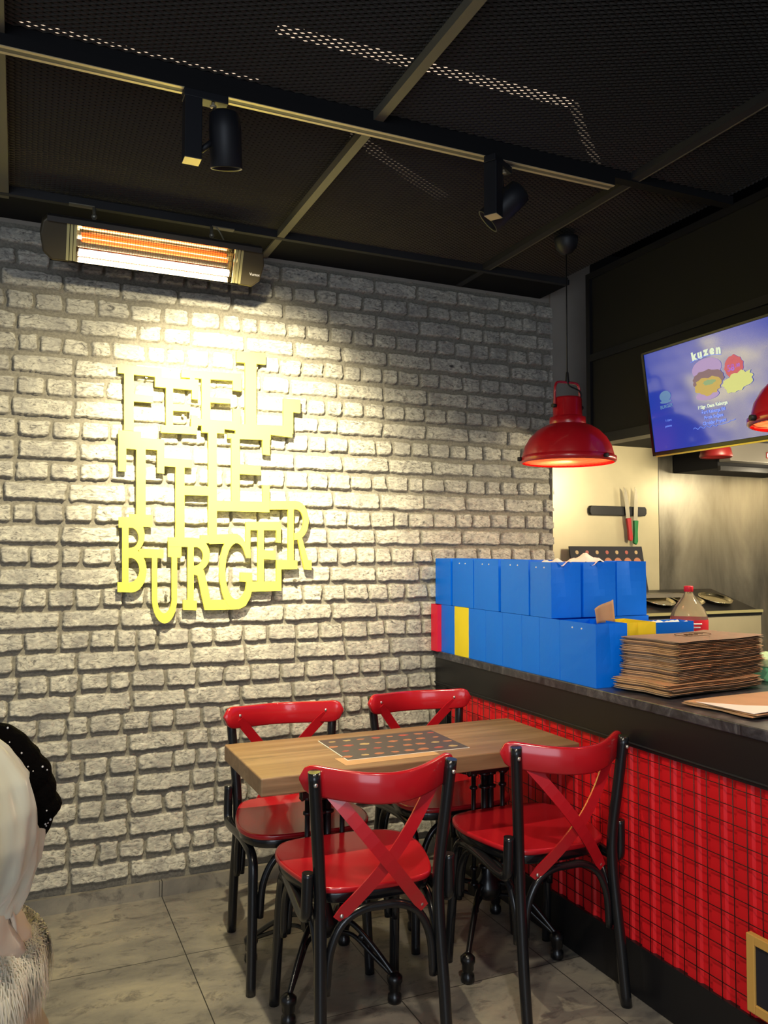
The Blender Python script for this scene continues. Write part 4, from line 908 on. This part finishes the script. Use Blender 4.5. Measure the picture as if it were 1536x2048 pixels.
# ---------------------------------------------------------------- track and spotlights
tr = thing('lighting_track', (.70, 2.384, 2.88), 'grey aluminium lighting track under the ceiling cross beam', 'track')
q = MB(); q.box((-2.0, -.020, -.033), (1.28, -.011, 0)); q.box((-2.0, .011, -.033), (1.28, .020, 0)); q.box((-2.0, -.011, -.006), (1.28, .011, 0)); q.build('rail', 'black_matte', tr)  # sides black: their shade is put into the colour
for y0 in (-.020, .009): MB().box((-2.0, y0, -.0352), (1.28, y0+.011, -.033)).build('rail_lit_underside', 'track', tr)  # pale strips put the wall's bounce light into the underside's colour
MB().box((-2.0, -.009, -.034), (1.28, .009, -.02)).build('conductor', 'beam', tr)
def track_light(label, x, ydir, head_off, aimv, box=True):
    r = thing('track_spotlight', (x, 2.384, 2.845), label, 'spotlight', ydir, 'black spotlights on the ceiling track')
    MB().box((-.065, -.022, -.022), (.065, .022, .002)).build('adapter', 'spot_black', r, bevel=.002)
    MB().box((-.062, -.024, -.205), (-.012, .024, -.022)).build('driver_box', 'spot_black', r, bevel=.002)
    MB().box((-.061, -.023, -.2065), (-.013, .023, -.205)).build('driver_base', 'track', r)
    MB().lathe([(0, -.036), (.010, -.036), (.010, -.032), (.004, -.032), (.004, -.022)], (.022, -.01, 0), 16).build('pivot_screw', 'track', r)
    q = MB(); a = Vector(aimv).normalized(); c = Vector(head_off)
    q.lathe([(.0, -.085), (.030, -.085), (.044, -.075), (.048, -.03), (.048, .075), (.046, .078), (.042, .075), (.042, .02), (0, .015)], c, 28, axis=a); q.build('lamp_head', 'spot_black', r)
    q = MB(); q.tube([(-.012, 0, -.17), (head_off[0]-.03, head_off[1], head_off[2])], .009, 10); q.tube([(.022, -.005, -.022), (.03, 0, -.05), (head_off[0], head_off[1], head_off[2]+.04)], .005, 8); q.build('swivel_arm', 'spot_black', r)
    return r
track_light('black track spotlight nearer the heater, with a vertical cylindrical head', .478, 0, (.062, 0, -.125), (.12, .28, -1))
track_light('black track spotlight further right, its head tilted away from its driver box', 1.49, .55, (.065, .01, -.130), (-.35, .75, -.75))

# ---------------------------------------------------------------- person at the left edge
def person():
    r = thing('person', (-.30, 1.36, 0), 'person in a white satin headscarf and cream fur collar sitting at the left edge', 'person')
    # local frame: x right(+ towards camera right), person faces -x
    bm_v = [(-.02, 0, .56), (-.01, 0, .74), (-.03, 0, .84), (-.01, 0, .96), (.01, 0, 1.05), (.0, 0, 1.13), (-.01, 0, 1.20)]
    rad = [(.15, .17), (.13, .16), (.085, .13), (.05, .055), (.058, .058), (.085, .085), (.075, .075)]
    ed = [(i, i+1) for i in range(6)]
    def add(p, rr_, par):
        bm_v.append(p); rad.append(rr_); ed.append((par, len(bm_v)-1)); return len(bm_v)-1
    for s in (1, -1):
        sh = add((-.04, s*.17, .84), (.05, .05), 2); el = add((-.06, s*.23, .68), (.042, .042), sh); wr = add((-.30, s*.16, .72), (.028, .028), el); hd_ = add((-.36, s*.15, .725), (.030, .018), wr)
        for k in range(4):
            f1 = add((-.41, s*.15+(k-1.5)*.019, .728), (.009, .009), hd_); f2 = add((-.435-.005*(k in (1, 2)), s*.15+(k-1.5)*.019, .720), (.008, .008), f1); add((-.450-.006*(k in (1, 2)), s*.15+(k-1.5)*.019, .706), (.007, .007), f2)
        t1 = add((-.375, s*(.15-.035), .718), (.009, .009), hd_); add((-.405, s*(.15-.048), .712), (.008, .008), t1)
        hp = add((-.06, s*.10, .55), (.09, .09), 0); kn = add((-.46, s*.12, .54), (.065, .065), hp); an = add((-.46, s*.12, .10), (.038, .038), kn); add((-.58, s*.13, .035), (.035, .035), an)
    me = bpy.data.meshes.new('body'); me.from_pydata(bm_v, ed, []); body = bpy.data.objects.new('body', me); col.objects.link(body)
    sk = body.modifiers.new('skin', 'SKIN')
    for i, v in enumerate(me.skin_vertices[0].data if me.skin_vertices else []): v.radius = rad[i]
    if not me.skin_vertices:
        pass
    sub = body.modifiers.new('sub', 'SUBSURF'); sub.levels = 2; sub.render_levels = 2
    me.materials.append(M['skin'])
    return r, body, rad
r, body, rad = person()
bpy.context.view_layer.update()
sv = body.data.skin_vertices
if len(sv):
    for i, v in enumerate(sv[0].data): v.radius = rad[i]
    sv[0].data[0].use_root = True
body.data.update(); bpy.context.view_layer.update()
dg = bpy.context.evaluated_depsgraph_get(); me = bpy.data.meshes.new_from_object(body.evaluated_get(dg)); bpy.data.objects.remove(body)
me.materials.clear(); me.materials.append(M['coat']); me.materials.append(M['skin'])
for p in me.polygons:
    p.use_smooth = True; c = p.center; p.material_index = 1 if (c.z > .94 or c.x < -.31 and c.z > .6) else 0
bo = bpy.data.objects.new('body', me); col.objects.link(bo); bo.parent = r
# face details, profile towards -x
q = MB(); q.sphere((-.088, 0, 1.12), .012, 10, (1.4, .9, 1.3)); q.sphere((-.083, 0, 1.085), .010, 10, (.8, 2.2, .5)); q.build('nose_and_mouth', 'skin', r)
q = MB()
for s in (1, -1): q.sphere((-.076, s*.03, 1.14), .011, 10)
q.build('eyes', 'white_paper', r)
HC = Vector((.0, 0, 1.145))
PROF = [(1.262, .004), (1.256, .030), (1.232, .058), (1.193, .087), (1.155, .099), (1.116, .103), (1.078, .098), (1.052, .088), (1.033, .077), (1.018, .070)]
def scarf_pt(u, v):
    a = 2*math.pi*u; f = v*(len(PROF)-1); i = min(int(f), len(PROF)-2); f -= i
    z = PROF[i][0]*(1-f)+PROF[i+1][0]*f; rr_ = PROF[i][1]*(1-f)+PROF[i+1][1]*f
    k = min(1, v*3)
    fold = k*(.0040*math.sin(a*6+v*7)+.0022*math.sin(a*13-v*9)+.0015*math.sin(a*23+v*16))
    return (HC.x+(rr_+fold)*math.cos(a), HC.y+(rr_*.95+fold)*math.sin(a), z+.006*math.sin(a*2+v*3)*k)
q = MB(); nu, nv = 110, 60
vs = [scarf_pt(i/nu, j/nv) for j in range(nv+1) for i in range(nu)]
fs = [(j*nu+i, j*nu+(i+1) % nu, (j+1)*nu+(i+1) % nu, (j+1)*nu+i) for j in range(nv) for i in range(nu)
      if not (.42 < (i+.5)/nu < .58 and .34 < (j+.5)/nv < .86)]
q.add(vs, fs, True); q.build('headscarf', 'scarf', r, solid=.004)
# silky band wrapped over the near side of the scarf
q = MB(); q.grid(lambda u, v: (.062+.034*math.sin(math.pi*u)*v-.07*(1-v)*u, -.078-.022*math.sin(math.pi*u)-.012*math.sin(v*math.pi), 1.235-.20*u+.004*math.sin(v*17+u*3)), 24, 24)
q.build('scarf_fold', 'scarf', r, solid=.006)
# black lace scarf layer on the far side of the head
def lace_pt(u, v):
    a = R_(105)-R_(112)*u; w_ = .015+.075*v
    rx, rz = .090+.018*math.sin(math.pi*v)+.0015*math.sin(u*31)+.002*math.sin(u*57+v*5), .116+.020*math.sin(math.pi*v)+.002*math.sin(u*23)
    if u > .85: rx -= (u-.85)*.12
    return (HC.x+rx*math.cos(a), w_, HC.z-.022+rz*math.sin(a))
q = MB(); q.grid(lace_pt, 60, 10); lc = q.build('lace_scarf', 'lace', r, solid=.010)
rf = random.Random(5); q = MB()
for k in range(16):
    p = Vector(lace_pt(rf.uniform(.1, .95), rf.uniform(.2, .5))); q.sphere((p.x+.006*(p.x-HC.x)/.11, p.y-.008, p.z+.006*(p.z-HC.z)/.13), rf.uniform(.0010, .0018), 6)
tag(q.build('lace_sequin', 'white_paper', lc), kind='stuff')
q = MB()
DP = [(1.045, .066), (1.030, .072), (1.012, .080), (.998, .086), (.985, .092), (.975, .095)]
q.grid(lambda u, v: (-.006+(DP[min(5, int(v*5))][1]+.004*math.sin(u*40+v*6))*math.cos(2*math.pi*u), (DP[min(5, int(v*5))][1]+.004*math.sin(u*40+v*6))*math.sin(2*math.pi*u), DP[min(5, int(v*5))][0]), 60, 5)
q.build('neck_drape', 'blush', r, solid=.005)
CXF, RX, RYF = -.036, .102, .135
q = MB()
q.tube([(CXF+RX*math.cos(2*math.pi*k/48), RYF*math.sin(2*math.pi*k/48), .952) for k in range(48)], .036, 14, closed=True)
fc = q.build('fur_collar', 'fur', r)
q = MB()
for k in range(15000):
    a = rf.uniform(0, 2*math.pi); ph = rf.uniform(-1.4, 1.5); rad_ = Vector((math.cos(a), math.sin(a), 0))
    c = Vector((CXF+RX*math.cos(a), RYF*math.sin(a), .952)); n0 = (rad_*math.cos(ph)+Vector((0, 0, 1))*math.sin(ph))
    L_ = rf.uniform(.022, .045); lump = .5+.5*math.sin(a*11+1.5*math.sin(a*3)); L_ *= .7+.6*lump
    sw = Vector((-rad_.y, rad_.x, 0))*rf.uniform(-.25, .25)
    p0 = c+n0*.033; p1 = p0+(n0*.45+sw*.5)*L_*.45+Vector((0, 0, -.1*L_)); p2 = p1+(rad_*.18+sw-Vector((0, 0, .9))).normalized()*L_*.45; p3 = p2+(rad_*.05+sw-Vector((0, 0, 1))).normalized()*L_*.4
    sd = Vector((-rad_.y, rad_.x, 0))*.0011
    q.add([p0-sd, p0+sd, p1+sd, p1-sd, p2+sd*.8, p2-sd*.8, p3], [(0, 1, 2, 3), (3, 2, 4, 5), (5, 4, 6)], True)
tag(q.build('fur_hair', 'fur', fc), kind='stuff')
# coat
q = MB(); q.lathe([(.19, .50), (.19, .60), (.17, .75), (.155, .83), (.12, .88), (.08, .91)], (.0, 0, 0), 40)
q.v = [(x*.62-.02, y*1.05, z) for x, y, z in q.v]; q.build('coat', 'coat', r)
r.rotation_euler = (0, 0, R_(-24)); r.location = (-.065, 1.235, 0)
